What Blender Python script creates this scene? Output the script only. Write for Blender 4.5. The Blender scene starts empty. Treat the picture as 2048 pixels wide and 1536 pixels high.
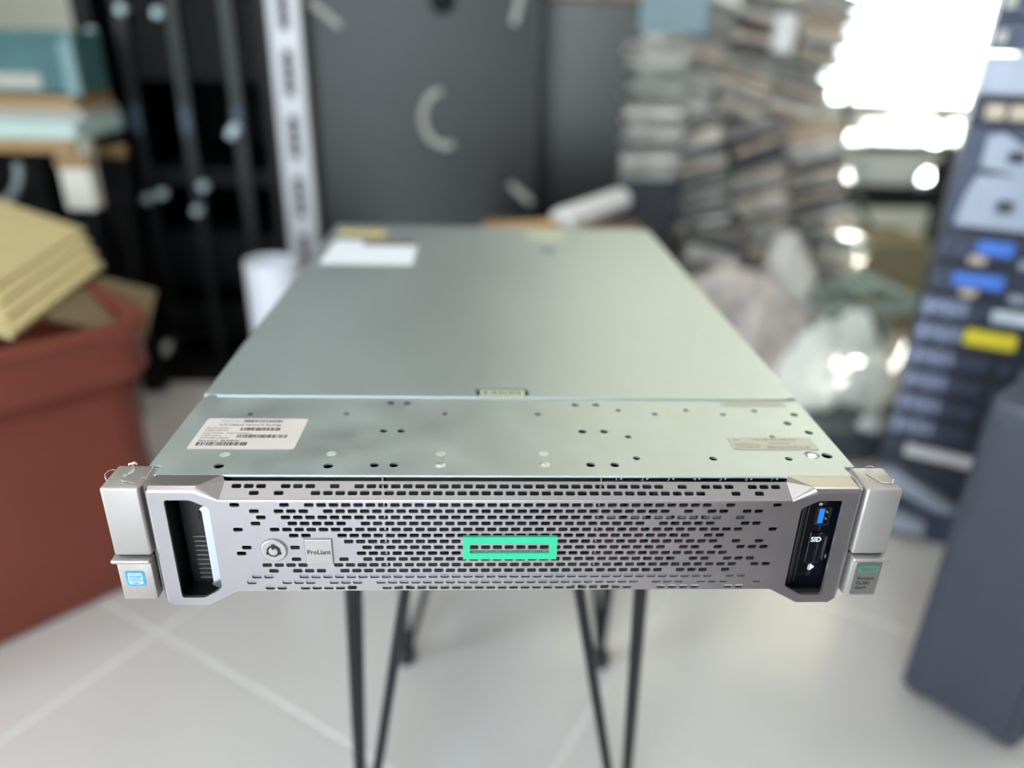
import bpy, bmesh, math, random
from mathutils import Vector, Matrix

# ------------------------------------------------------------------ scene, camera, light
scene = bpy.context.scene
COL = scene.collection
scene.view_settings.view_transform = 'Standard'
scene.view_settings.look = 'None'
scene.view_settings.gamma = 1.0
scene.view_settings.use_curve_mapping = False
scene.view_settings.exposure = 1.22

def srgb(r, g, b):
    f = lambda c: (c / 255 / 12.92) if c / 255 <= 0.04045 else ((c / 255 + 0.055) / 1.055) ** 2.4
    return (f(r), f(g), f(b), 1.0)

# camera (metres; floor z=0, server lid z=0.6, front edge of the lid at y=0)
yaw, pitch, roll, f_px = math.radians(2.780), math.radians(24.523), math.radians(-1.605), 1502.95
fw = Vector((math.sin(yaw) * math.cos(pitch), math.cos(yaw) * math.cos(pitch), -math.sin(pitch)))
rt = Vector((math.cos(yaw), -math.sin(yaw), 0.0))
dn = fw.cross(rt)
rt, dn = rt * math.cos(roll) + dn * math.sin(roll), dn * math.cos(roll) - rt * math.sin(roll)
cam_data = bpy.data.cameras.new('camera')
cam = bpy.data.objects.new('camera', cam_data)
COL.objects.link(cam)
cam.matrix_world = Matrix(((rt.x, -dn.x, -fw.x, -0.0197), (rt.y, -dn.y, -fw.y, -0.3985), (rt.z, -dn.z, -fw.z, 0.8440), (0, 0, 0, 1)))
cam_data.sensor_width = 36.0
cam_data.lens = f_px / 2048 * 36.0
cam_data.clip_start = 0.02
cam_data.dof.use_dof = True
cam_data.dof.focus_distance = (Vector((0.0, -0.012, 0.565)) - cam.location).dot(fw)
cam_data.dof.aperture_fstop = 1.85
scene.camera = cam
scene.cycles.max_bounces = 7
scene.cycles.diffuse_bounces = 3
scene.cycles.glossy_bounces = 4
scene.cycles.caustics_reflective = False
scene.cycles.caustics_refractive = False

SUN_EL, SUN_AZ = math.radians(18.8), math.radians(36)      # low sun behind the back window, azimuth from +Y towards +X
# sky: bright haze, whitish at the horizon and bluer overhead, the same all round
world = bpy.data.worlds.new('sky')
scene.world = world
world.use_nodes = True
wn, wl = world.node_tree.nodes, world.node_tree.links
wn.clear()
wtc = wn.new('ShaderNodeTexCoord'); wsx = wn.new('ShaderNodeSeparateXYZ'); wr = wn.new('ShaderNodeValToRGB')
wr.color_ramp.elements[0].position = 0.0; wr.color_ramp.elements[0].color = (0.92, 0.95, 1.0, 1)
wr.color_ramp.elements[1].position = 0.7; wr.color_ramp.elements[1].color = (0.66, 0.79, 1.0, 1)
bg = wn.new('ShaderNodeBackground')
bg.inputs['Strength'].default_value = 6.5
wo = wn.new('ShaderNodeOutputWorld')
wl.new(wtc.outputs['Generated'], wsx.inputs[0]); wl.new(wsx.outputs['Z'], wr.inputs[0])
wl.new(wr.outputs[0], bg.inputs[0]); wl.new(bg.outputs[0], wo.inputs[0])
sun_data = bpy.data.lights.new('sun', 'SUN')
sun_data.energy = 28.0
sun_data.angle = math.radians(0.8)
sun_data.color = (1.0, 0.95, 0.86)
sun = bpy.data.objects.new('sun', sun_data)
COL.objects.link(sun)
sd = Vector((math.sin(SUN_AZ) * math.cos(SUN_EL), math.cos(SUN_AZ) * math.cos(SUN_EL), math.sin(SUN_EL)))
sun.rotation_euler = sd.to_track_quat('Z', 'Y').to_euler()
sun.location = sd * 8

# room extents and openings
X0, X1, Y0, Y1, ZC = -1.8, 2.7, -3.0, 3.3, 3.2
BW = (1.52, 2.55, 0.58, 3.0)        # glazed opening in the back wall: x0,x1,z0,z1
BW2 = (0.50, 1.30, 1.25, 3.0)       # high window beside it
FWN = (-1.75, -0.05, 0.05, 3.05)       # shop front behind the camera
LW = (-2.9, -0.1, 0.05, 3.05)       # side window added in the left wall for more light: y0,y1,z0,z1

def portal(name, loc, rot, sx, sz):
    l = bpy.data.lights.new(name, 'AREA')
    l.shape = 'RECTANGLE'; l.size = sx; l.size_y = sz
    l.cycles.is_portal = True
    o = bpy.data.objects.new(name, l); COL.objects.link(o)
    o.location = loc; o.rotation_euler = rot
portal('daylight_portal_back', ((BW[0] + BW[1]) / 2, Y1 + 0.11, (BW[2] + BW[3]) / 2), (math.radians(-90), 0, 0), BW[1] - BW[0], BW[3] - BW[2])
portal('daylight_portal_high', ((BW2[0] + BW2[1]) / 2, Y1 + 0.11, (BW2[2] + BW2[3]) / 2), (math.radians(-90), 0, 0), BW2[1] - BW2[0], BW2[3] - BW2[2])
portal('daylight_portal_front', ((FWN[0] + FWN[1]) / 2, Y0 - 0.11, (FWN[2] + FWN[3]) / 2), (math.radians(90), 0, 0), FWN[1] - FWN[0], FWN[3] - FWN[2])
portal('daylight_portal_left', (X0 - 0.11, (LW[0] + LW[1]) / 2, (LW[2] + LW[3]) / 2), (math.radians(90), 0, math.radians(-90)), LW[1] - LW[0], LW[3] - LW[2])

# ------------------------------------------------------------------ materials
MATS = {}
def mat(name, col, rough=0.5, metal=0.0, noise=0.0, nscale=20.0, bump=0.0, bscale=None, spec=0.5, rvar=0.0, emit=None, alpha=1.0, trans=0.0, coat=0.0, stretch=None, col2=None):
    if name in MATS: return MATS[name]
    m = bpy.data.materials.new(name); m.use_nodes = True
    n, l = m.node_tree.nodes, m.node_tree.links
    b = n['Principled BSDF']
    c = srgb(*col)
    b.inputs['Base Color'].default_value = c
    b.inputs['Roughness'].default_value = rough
    b.inputs['Metallic'].default_value = metal
    b.inputs['Specular IOR Level'].default_value = spec
    b.inputs['Coat Weight'].default_value = coat
    b.inputs['Transmission Weight'].default_value = trans
    b.inputs['Alpha'].default_value = alpha
    tc = mp = None
    if noise or bump or rvar:
        tc = n.new('ShaderNodeTexCoord'); mp = n.new('ShaderNodeMapping')
        if stretch: mp.inputs['Scale'].default_value = stretch
        l.new(tc.outputs['Object'], mp.inputs[0])
        nz = n.new('ShaderNodeTexNoise'); nz.inputs['Scale'].default_value = nscale
        nz.inputs['Detail'].default_value = 5.0
        l.new(mp.outputs[0], nz.inputs['Vector'])
    if noise:
        ramp = n.new('ShaderNodeValToRGB')
        lo = tuple(max(0, x * (1 - noise)) for x in c[:3]) + (1,) if col2 is None else srgb(*col2)
        hi = tuple(min(1, x * (1 + noise)) for x in c[:3]) + (1,) if col2 is None else c
        ramp.color_ramp.elements[0].color = lo; ramp.color_ramp.elements[0].position = 0.32
        ramp.color_ramp.elements[1].color = hi; ramp.color_ramp.elements[1].position = 0.68
        l.new(nz.outputs['Fac'], ramp.inputs[0]); l.new(ramp.outputs[0], b.inputs['Base Color'])
    if rvar:
        mr = n.new('ShaderNodeMapRange')
        mr.inputs['From Min'].default_value = 0.3; mr.inputs['From Max'].default_value = 0.7
        mr.inputs['To Min'].default_value = rough - rvar; mr.inputs['To Max'].default_value = rough + rvar
        l.new(nz.outputs['Fac'], mr.inputs['Value']); l.new(mr.outputs[0], b.inputs['Roughness'])
    if bump:
        nb = n.new('ShaderNodeTexNoise'); nb.inputs['Scale'].default_value = bscale or nscale * 3
        l.new(mp.outputs[0], nb.inputs['Vector'])
        bp = n.new('ShaderNodeBump'); bp.inputs['Strength'].default_value = bump; bp.inputs['Distance'].default_value = 0.002
        l.new(nb.outputs['Fac'], bp.inputs['Height']); l.new(bp.outputs[0], b.inputs['Normal'])
    if emit:
        b.inputs['Emission Color'].default_value = srgb(*emit[:3]); b.inputs['Emission Strength'].default_value = emit[3]
    MATS[name] = m
    return m

M_TILE = mat('porcelain_tile', (216, 210, 207), 0.18, noise=0.04, nscale=3.0, rvar=0.04, spec=0.8)
M_GROUT = mat('grout', (226, 223, 219), 0.8, noise=0.05, nscale=60)
M_WALL = mat('painted_wall', (226, 228, 221), 0.8, noise=0.03, nscale=2.0, bump=0.1, bscale=120)
M_CEIL = mat('ceiling_paint', (232, 231, 226), 0.9, noise=0.02, nscale=2.0)
M_FRAMEW = mat('window_frame_aluminium', (190, 190, 186), 0.4, 0.6, noise=0.04, nscale=30)
def clear_glass(name, tint, refl=0.08, rough=0.02):
    m = bpy.data.materials.new(name); m.use_nodes = True
    n, l = m.node_tree.nodes, m.node_tree.links; n.clear()
    o = n.new('ShaderNodeOutputMaterial'); t = n.new('ShaderNodeBsdfTransparent'); g = n.new('ShaderNodeBsdfGlossy'); x = n.new('ShaderNodeMixShader')
    fr = n.new('ShaderNodeFresnel'); fr.inputs[0].default_value = 1.45
    t.inputs[0].default_value = srgb(*tint); g.inputs['Roughness'].default_value = rough
    l.new(fr.outputs[0], x.inputs[0]); l.new(t.outputs[0], x.inputs[1]); l.new(g.outputs[0], x.inputs[2]); l.new(x.outputs[0], o.inputs[0])
    return m
def thin_plastic(name, col, t=0.5):
    m = mat(name, col, 0.3, noise=0.02, nscale=10, bump=0.3, bscale=40)
    n, l = m.node_tree.nodes, m.node_tree.links
    tr = n.new('ShaderNodeBsdfTranslucent'); tr.inputs[0].default_value = srgb(*col)
    mx = n.new('ShaderNodeMixShader'); mx.inputs[0].default_value = t
    l.new(n['Principled BSDF'].outputs[0], mx.inputs[1]); l.new(tr.outputs[0], mx.inputs[2]); l.new(mx.outputs[0], n['Material Output'].inputs[0])
    return m
M_GLASS = clear_glass('window_glass', (248, 252, 250))
M_LID = mat('galvanised_steel', (190, 198, 201), 0.5, 1.0, noise=0.05, nscale=22.0, rvar=0.05, bump=0.02, bscale=400)
M_LIDB = mat('galvanised_steel_panel', (188, 197, 201), 0.5, 1.0, noise=0.04, nscale=5.0, rvar=0.035, stretch=(1, .5, 1), bump=0.015, bscale=300)
M_BEZ = mat('silver_painted_metal', (168, 162, 165), 0.32, 0.9, noise=0.02, nscale=14.0, rvar=0.03)
M_EAR = mat('silver_plastic', (166, 160, 157), 0.42, 0.6, noise=0.03, nscale=40.0, bump=0.05, bscale=300)
M_FILM = mat('peeling_clear_film', (196, 190, 178), 0.35, 0.1, noise=0.06, nscale=60)
M_BLACK = mat('black_plastic', (15, 16, 19), 0.45, noise=0.1, nscale=60)
M_BLACKG = mat('glossy_black_plastic', (9, 11, 18), 0.16, coat=0.3, noise=0.1, nscale=40)
M_DARKIN = mat('dark_sheet_steel', (34, 35, 40), 0.5, 0.6, noise=0.1, nscale=40)
M_STEEL = mat('bright_sheet_steel', (196, 200, 206), 0.32, 1.0, noise=0.03, nscale=40)
M_ZINC = mat('zinc_fastener', (222, 224, 222), 0.42, 1.0, noise=0.06, nscale=200)
M_GREEN = mat('emblem_green', (36, 172, 128), 0.38, noise=0.03, nscale=60, coat=0.2)
M_GREEND = mat('badge_green', (40, 120, 100), 0.4, noise=0.03, nscale=60)
M_INK = mat('dark_ink', (38, 36, 38), 0.6, noise=0.1, nscale=300)
M_INKG = mat('grey_ink', (120, 112, 110), 0.7, noise=0.1, nscale=300)
M_INKW = mat('white_ink', (226, 228, 232), 0.5, noise=0.03, nscale=300)
M_PAPER = mat('label_paper', (202, 192, 188), 0.55, noise=0.03, nscale=60)
M_PAPERF = mat('faded_foil_label', (186, 186, 180), 0.58, 0.95, noise=0.04, nscale=200)
M_WHITE = mat('white_sticker', (232, 236, 246), 0.5, noise=0.02, nscale=60)
M_YEL = mat('yellow_sticker', (214, 196, 120), 0.5, noise=0.05, nscale=80)
M_USB = mat('usb_blue', (30, 120, 215), 0.4, noise=0.05, nscale=200)
M_CPUB = mat('sticker_blue', (40, 116, 168), 0.35, noise=0.35, nscale=300, col2=(60, 156, 170))
M_LEG = mat('black_powder_coated_rod', (22, 24, 30), 0.35, 0.3, noise=0.1, nscale=100)
M_WOOD = mat('table_top_wood', (120, 84, 54), 0.5, noise=0.2, nscale=6, stretch=(1, 12, 1))
M_WELD = mat('weld_mark', (204, 214, 210), 0.6, 0.85, noise=0.05, nscale=300)

# ------------------------------------------------------------------ geometry helpers
class MB:
    def __init__(self): self.bm = bmesh.new()
    def face(self, pts):
        vs = [self.bm.verts.new(p) for p in pts]
        try: return self.bm.faces.new(vs)
        except ValueError: return None
    def box(self, x0, x1, y0, y1, z0, z1, bev=0.0, seg=2):
        t = bmesh.new()
        bmesh.ops.create_cube(t, size=1.0)
        for v in t.verts:
            v.co = Vector((x0 + (v.co.x + .5) * (x1 - x0), y0 + (v.co.y + .5) * (y1 - y0), z0 + (v.co.z + .5) * (z1 - z0)))
        if bev > 0:
            bmesh.ops.bevel(t, geom=list(t.edges), offset=bev, segments=seg, affect='EDGES', profile=0.5)
        self._merge(t); return self
    def obox(self, c, size, rot=None, bev=0.0, seg=2):
        t = bmesh.new(); bmesh.ops.create_cube(t, size=1.0)
        for v in t.verts: v.co = Vector((v.co.x * size[0], v.co.y * size[1], v.co.z * size[2]))
        if bev > 0: bmesh.ops.bevel(t, geom=list(t.edges), offset=bev, segments=seg, affect='EDGES', profile=0.5)
        m = Matrix.Translation(Vector(c)) @ (rot.to_4x4() if rot is not None else Matrix())
        t.transform(m); self._merge(t); return self
    def rod(self, a, b, r, r2=None, n=12, cap=True):
        a, b = Vector(a), Vector(b); d = b - a
        t = bmesh.new()
        bmesh.ops.create_cone(t, cap_ends=cap, segments=n, radius1=r, radius2=r if r2 is None else r2, depth=d.length)
        t.transform(Matrix.Translation((a + b) / 2) @ d.to_track_quat('Z', 'Y').to_matrix().to_4x4())
        self._merge(t); return self
    def tube(self, pts, r, n=8):
        pts = [Vector(p) for p in pts]; rings = []
        up = Vector((0.13, 0.29, 0.95))
        for i, p in enumerate(pts):
            d = (pts[min(i + 1, len(pts) - 1)] - pts[max(i - 1, 0)]).normalized()
            s = d.cross(up)
            if s.length < 1e-4: s = d.cross(Vector((1, 0, 0)))
            s.normalize(); u = s.cross(d)
            rr = r[i] if isinstance(r, (list, tuple)) else r
            rings.append([self.bm.verts.new(p + (s * math.cos(2 * math.pi * k / n) + u * math.sin(2 * math.pi * k / n)) * rr) for k in range(n)])
        for i in range(len(rings) - 1):
            for k in range(n):
                self.bm.faces.new((rings[i][k], rings[i][(k + 1) % n], rings[i + 1][(k + 1) % n], rings[i + 1][k]))
        self.bm.faces.new(rings[0][::-1]); self.bm.faces.new(rings[-1]); return self
    def lathe(self, prof, c=(0, 0, 0), n=48, sq=None):
        c = Vector(c); rings = []
        for (r, z) in prof:
            ring = []
            for k in range(n):
                a = 2 * math.pi * k / n
                ring.append(self.bm.verts.new(c + Vector((r * math.cos(a), r * math.sin(a), z))))
            rings.append(ring)
        for i in range(len(rings) - 1):
            for k in range(n):
                self.bm.faces.new((rings[i][k], rings[i][(k + 1) % n], rings[i + 1][(k + 1) % n], rings[i + 1][k]))
        return self
    def prism(self, pts, d):                      # closed outline extruded by vector d
        d = Vector(d); pts = [Vector(p) for p in pts]
        a = [self.bm.verts.new(p) for p in pts]; b = [self.bm.verts.new(p + d) for p in pts]
        self.bm.faces.new(a); self.bm.faces.new(b[::-1])
        for i in range(len(pts)):
            j = (i + 1) % len(pts)
            self.bm.faces.new((a[i], b[i], b[j], a[j]))
        return self
    def plate(self, outer, holes, fn, inward, t):
        """flat plate with holes: 2-D loops mapped by fn, walls of depth t along inward"""
        tb = bmesh.new(); inward = Vector(inward)
        loops = [outer] + list(holes); edges = []; vl = []
        for lp in loops:
            vs = [tb.verts.new(fn(*p)) for p in lp]; vl.append(vs)
            for i in range(len(vs)): edges.append(tb.edges.new((vs[i], vs[(i + 1) % len(vs)])))
        bmesh.ops.triangle_fill(tb, use_beauty=True, use_dissolve=False, edges=edges)
        faces = list(tb.faces)
        if t:
            for vs in vl:
                bk = [tb.verts.new(v.co + inward * t) for v in vs]
                for i in range(len(vs)):
                    j = (i + 1) % len(vs)
                    tb.faces.new((vs[i], vs[j], bk[j], bk[i]))
        self._merge(tb); return self
    def _merge(self, t):
        mp = {}
        for v in t.verts: mp[v] = self.bm.verts.new(v.co)
        for f in t.faces:
            try: self.bm.faces.new([mp[v] for v in f.verts])
            except ValueError: pass
        t.free()
    def build(self, name, m, parent=None, smooth=False, loc=None, angle=35, merge=0.0):
        if merge: bmesh.ops.remove_doubles(self.bm, verts=list(self.bm.verts), dist=merge)
        bmesh.ops.recalc_face_normals(self.bm, faces=list(self.bm.faces))
        me = bpy.data.meshes.new(name); self.bm.to_mesh(me); self.bm.free()
        if smooth:
            for p in me.polygons: p.use_smooth = True
            try: me.set_sharp_from_angle(angle=math.radians(angle))
            except Exception: pass
        me.materials.append(m)
        return link(name, me, parent, loc)

def link(name, me, parent=None, loc=None):
    o = bpy.data.objects.new(name, me); COL.objects.link(o)
    if parent is not None: o.parent = parent
    if loc is not None: o.location = loc
    return o
def tag(o, label=None, cat=None, group=None, kind=None):
    if label: o['label'] = label
    if cat: o['category'] = cat
    if group: o['group'] = group
    if kind: o['kind'] = kind
    return o
def thing(name, label, cat, loc=(0, 0, 0), rz=0.0, group=None):
    o = bpy.data.objects.new(name, None); COL.objects.link(o)
    o.empty_display_size = 0.05
    o.location = loc; o.rotation_euler = (0, 0, rz)
    return tag(o, label, cat, group)
def text(name, body, size, loc, rot, m, parent, align='LEFT', ext=0.00005, bold=0.0, sx=1.0):
    c = bpy.data.curves.new(name, 'FONT'); c.body = body; c.size = size
    c.align_x = align; c.align_y = 'CENTER'; c.extrude = ext; c.offset = bold
    c.resolution_u = 3
    c.materials.append(m)
    o = bpy.data.objects.new(name, c); COL.objects.link(o)
    o.parent = parent; o.location = loc; o.rotation_euler = rot; o.scale = (sx, 1, 1)
    TEXTS.append(o)
    return o
TEXTS = []
def circle(cx, cy, r, n=16, ph=0.0):
    return [(cx + r * math.cos(ph + 2 * math.pi * k / n), cy + r * math.sin(ph + 2 * math.pi * k / n)) for k in range(n)]
def rrect(x0, x1, y0, y1, r, n=3):
    out = []
    for (cx, cy, a0) in ((x1 - r, y1 - r, 0), (x0 + r, y1 - r, 90), (x0 + r, y0 + r, 180), (x1 - r, y0 + r, 270)):
        for k in range(n):
            a = math.radians(a0 + 90 * k / (n - 1)); out.append((cx + r * math.cos(a), cy + r * math.sin(a)))
    return out
def rpoly(pts, r, n=4):
    out = []
    for i in range(len(pts)):
        p0, p, p1 = Vector(pts[i - 1]), Vector(pts[i]), Vector(pts[(i + 1) % len(pts)])
        a = (p0 - p).normalized(); b = (p1 - p).normalized()
        rr = min(r, (p0 - p).length * .45, (p1 - p).length * .45)
        s, e = p + a * rr, p + b * rr
        for k in range(n):
            t = k / (n - 1); out.append(tuple((s * (1 - t) + p * t) * (1 - t) + (p * (1 - t) + e * t) * t))
    return out

# ------------------------------------------------------------------ room shell
def clip(poly, x0, x1, y0, y1):
    def cut(ps, inside, inter):
        out = []
        for i in range(len(ps)):
            a, b = ps[i - 1], ps[i]
            if inside(b):
                if not inside(a): out.append(inter(a, b))
                out.append(b)
            elif inside(a): out.append(inter(a, b))
        return out
    def ix(v): return lambda a, b: (v, a[1] + (b[1] - a[1]) * (v - a[0]) / (b[0] - a[0]))
    def iy(v): return lambda a, b: (a[0] + (b[0] - a[0]) * (v - a[1]) / (b[1] - a[1]), v)
    for ins, itx in ((lambda p: p[0] >= x0, ix(x0)), (lambda p: p[0] <= x1, ix(x1)), (lambda p: p[1] >= y0, iy(y0)), (lambda p: p[1] <= y1, iy(y1))):
        poly = cut(poly, ins, itx)
        if len(poly) < 3: return []
    return poly
fl = MB(); fl.box(X0 - .15, X1 + .15, Y0 - .15, Y1 + .15, -0.12, -0.0012)
floor = tag(fl.build('floor', M_GROUT), 'light grey porcelain tiled floor with pale grout lines', kind='structure')
TS, GR = 0.632, 0.009
ta = math.radians(57.2)
du, dv = Vector((math.cos(ta), math.sin(ta))), Vector((math.sin(ta), -math.cos(ta)))
org = Vector((-0.512, 0.516))
for i in range(-12, 13):
    for j in range(-12, 13):
        c = [org + du * (i * TS + a) + dv * (j * TS + b) for a, b in ((GR / 2, GR / 2), (TS - GR / 2, GR / 2), (TS - GR / 2, TS - GR / 2), (GR / 2, TS - GR / 2))]
        q = clip([(p.x, p.y) for p in c], X0, X1, Y0, Y1)
        if len(q) < 3: continue
        area = abs(sum(q[k - 1][0] * q[k][1] - q[k][0] * q[k - 1][1] for k in range(len(q)))) / 2
        if area < 0.004: continue
        cx = sum(p[0] for p in q) / len(q); cy = sum(p[1] for p in q) / len(q)
        t = MB(); t.prism([(x - cx, y - cy, 0.0) for x, y in q], (0, 0, -0.008))
        t.build('tile', M_TILE, floor, loc=(cx, cy, 0.0))

def wall_with_openings(name, y, th, ops, label):
    w = MB(); ops = sorted(ops); x = X0 - .12; ya, yb = min(y, y + th), max(y, y + th)
    for (x0, x1, z0, z1) in ops:
        w.box(x, x0, ya, yb, 0, ZC); w.box(x0, x1, ya, yb, 0, z0); w.box(x0, x1, ya, yb, z1, ZC); x = x1
    w.box(x, X1 + .12, ya, yb, 0, ZC)
    return tag(w.build(name, M_WALL), label, kind='structure')
wall_with_openings('wall_back', Y1, 0.12, [BW, BW2], 'off-white painted back wall around the bright window')
wall_with_openings('wall_front', Y0, -0.12, [FWN], 'off-white painted wall around the shop front')
wl_ = MB()
for (a, b, c, d) in ((Y0, LW[0], 0, ZC), (LW[1], Y1, 0, ZC), (LW[0], LW[1], 0, LW[2]), (LW[0], LW[1], LW[3], ZC)): wl_.box(X0 - .12, X0, a, b, c, d)
tag(wl_.build('wall_left', M_WALL), 'off-white painted wall on the left', kind='structure')
tag(MB().box(X1, X1 + .12, Y0, Y1, 0, ZC).build('wall_right', M_WALL), 'off-white painted wall on the right', kind='structure')
tag(MB().box(X0 - .12, X1 + .12, Y0 - .12, Y1 + .12, ZC, ZC + .1).build('ceiling', M_CEIL), 'plain white ceiling', kind='structure')
def window(name, op, y, cols, label):
    x0, x1, z0, z1 = op; w = MB(); f = 0.05
    w.box(x0, x1, y - .03, y + .03, z0, z0 + f); w.box(x0, x1, y - .03, y + .03, z1 - f, z1)
    for k in range(cols + 1):
        xc = x0 + (x1 - x0) * k / cols
        a, b = max(x0, xc - f / 2), min(x1, xc + f / 2)
        if k == 0: b = x0 + f
        if k == cols: a = x1 - f
        w.box(a, b, y - .03, y + .03, z0 + f, z1 - f)
    o = tag(w.build(name, M_FRAMEW), label, kind='structure')
    for k in range(cols):
        a = x0 + (x1 - x0) * k / cols + f / 2; b = x0 + (x1 - x0) * (k + 1) / cols - f / 2
        p = MB(); p.box(a, b, y - .003, y + .003, z0 + f, z1 - f); p.build('pane', M_GLASS, o)
    return o
window('window_1', BW, Y1 + .06, 1, 'tall bright window behind the right-hand clutter')
window('window_4', BW2, Y1 + .06, 2, 'high window in the back wall')
window('window_2', FWN, Y0 - .06, 4, 'wide glass shop front')
w3 = MB(); f = .05
w3.box(X0 - .09, X0 - .03, LW[0], LW[1], LW[2], LW[2] + f); w3.box(X0 - .09, X0 - .03, LW[0], LW[1], LW[3] - f, LW[3])
for k in range(4):
    yc = LW[0] + (LW[1] - LW[0] - f) * k / 3; w3.box(X0 - .09, X0 - .03, yc, yc + f, LW[2] + f, LW[3] - f)
w3 = tag(w3.build('added_side_window', M_FRAMEW), 'wide side window added in the left wall for more light', kind='structure')
for k in range(3):
    ya = LW[0] + (LW[1] - LW[0] - f) * k / 3 + f; yb = LW[0] + (LW[1] - LW[0] - f) * (k + 1) / 3
    MB().box(X0 - .063, X0 - .057, ya, yb, LW[2] + f, LW[3] - f).build('pane', M_GLASS, w3)
M_BLIND = thin_plastic('added_cream_blind', (230, 226, 212), 0.48)  # blinds added to warm and dim the back window light
for (nm, op, zlow, lb) in (('added_roller_blind', BW, 1.12, 'cream roller blind added half down over the bright window to warm its light'), ('added_roller_blind', BW2, BW2[2] + .02, 'cream roller blind added over the high back window to warm its light')):
    rb = thing(nm, lb, 'blind', ((op[0] + op[1]) / 2, Y1 - .035, zlow)); hw = (op[1] - op[0]) / 2 + .04
    MB().box(-hw, hw, -.001, .001, .015, op[3] + .05 - zlow).build('blind_cloth', M_BLIND, rb)
    MB().rod((-hw, 0, .012), (hw, 0, .012), .012).build('bottom_bar', M_FRAMEW, rb)
    q = MB(); q.rod((-hw, .0, op[3] + .07 - zlow), (hw, .0, op[3] + .07 - zlow), .028); q.build('roller_tube', M_FRAMEW, rb)
# pavement outside
tag(MB().box(-9, 9, Y1 + .12, 14, -.12, -.02).build('pavement', mat('concrete_pavement', (190, 184, 172), 0.9, noise=0.06, nscale=3)), 'sunlit concrete pavement outside the window', kind='structure')
tag(MB().box(-9, 9, -14, Y0 - .12, -.12, -.02).build('pavement', MATS['concrete_pavement']), 'concrete pavement outside the shop front', kind='structure')

# unseen ceiling lamps added to brighten the room
M_LED = mat('fill_lamp_diffuser', (250, 248, 244), 0.6, emit=(255, 248, 238, 4.2), noise=0.01, nscale=10)
for (x, y) in ((-.9, -1.4), (-.9, .9), (1.2, .9)):
    lp = thing('added_ceiling_lamp', ('unseen square ceiling lamp added over the %s' % {(-.9, -1.4): 'shop front at the left', (1.2, -1.4): 'shop front at the right', (-.9, .9): 'black rack', (1.2, .9): 'stacked servers'}[(x, y)]), 'lamp', (x, y, ZC - .03))
    MB().box(-.31, .31, -.31, .31, .012, .03).build('lamp_frame', M_FRAMEW, lp); MB().box(-.29, .29, -.29, .29, .006, .013).build('lamp_diffuser', M_LED, lp)

# ------------------------------------------------------------------ side table under the server
tbl = thing('side_table', 'small side table with black three-rod hairpin legs under the server', 'table', (0.012, 0.30, 0))
def local(o, p): return Vector(p) - o.location
t = MB(); t.box(-.165, .165, -.175, .175, .496, .5127, .004); t.build('table_top', M_WOOD, tbl)
legs = (((-.145, .152), ((-.1335, .155), (-.1355, .22), (-.0685, .155))),
        ((.147, .155), ((.0535, .155), (.1265, .155), (.1475, .22))),
        ((-.125, .455), ((-.1125, .468), (-.0055, .42), (-.12, .40))),
        ((.164, .445), ((.101, .42), (.160, .468), (.168, .40))))
for (fx, fy), tops in legs:
    leg = MB()
    for (tx, ty) in tops:
        a = local(tbl, (fx + (tx - fx) * .02, fy + (ty - fy) * .02, .012)); b = local(tbl, (tx, ty, .494))
        leg.rod(a, b, .0052, n=12)
    mx = sum(q[0] for q in tops) / 3; my = sum(q[1] for q in tops) / 3
    leg.box(min(q[0] for q in tops) - .012 - tbl.location.x, max(q[0] for q in tops) + .012 - tbl.location.x, min(q[1] for q in tops) - .012 - tbl.location.y, max(q[1] for q in tops) + .012 - tbl.location.y, .492, .4965)
    lo = leg.build('leg', M_LEG, tbl, smooth=True)
    ft = MB(); c = local(tbl, (fx, fy, 0))
    ft.lathe([(0.0, 0.0), (.013, 0.0), (.0145, .004), (.0145, .018), (.011, .024), (0.0, .025)], c, 20)
    ft.build('foot', M_BLACK, lo, smooth=True)

# ------------------------------------------------------------------ the rack server
SY, SZ = 0.3395, 0.6                    # server parts are written in lid coordinates (lid front centre = origin)
BASE = .0873
srv = thing('rack_server', 'silver two-unit rack server with perforated front bezel on the side table', 'server', (0, SY, SZ - BASE))
SO = Vector((0, -SY, BASE))
def sp(mb, name, m, parent=None, **k):
    return mb.build(name, m, parent or srv, loc=SO if parent is None else None, **k)
ROTF = (math.radians(90), 0, 0)         # text facing the camera (on -Y faces)

# chassis shell
ch = MB()
ch.box(-.2225, -.2213, .011, .679, -.0873, -.0012); ch.box(.2213, .2225, .011, .679, -.0873, -.0012)
ch.box(-.2225, .2225, .004, .679, -.0873, -.0861)
ch.box(-.2213, .2213, .6778, .679, -.0861, -.0012)
ch.box(-.2155, -.2143, .003, .011, -.0873, -.0012); ch.box(.2143, .2155, .003, .011, -.0873, -.0012)
chassis = sp(ch, 'chassis', M_LIDB)
dk_ = MB(); dk_.box(-.2213, .2213, .012, .1065, -.0062, -.0056); sp(dk_, 'hole_dark_backing', M_BLACK)  # black sheet added under the cover so its holes look dark
mid = MB(); mid.box(-.2213, .2213, .050, .052, -.0861, -.0022); sp(mid, 'inner_bulkhead', M_DARKIN)

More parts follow.
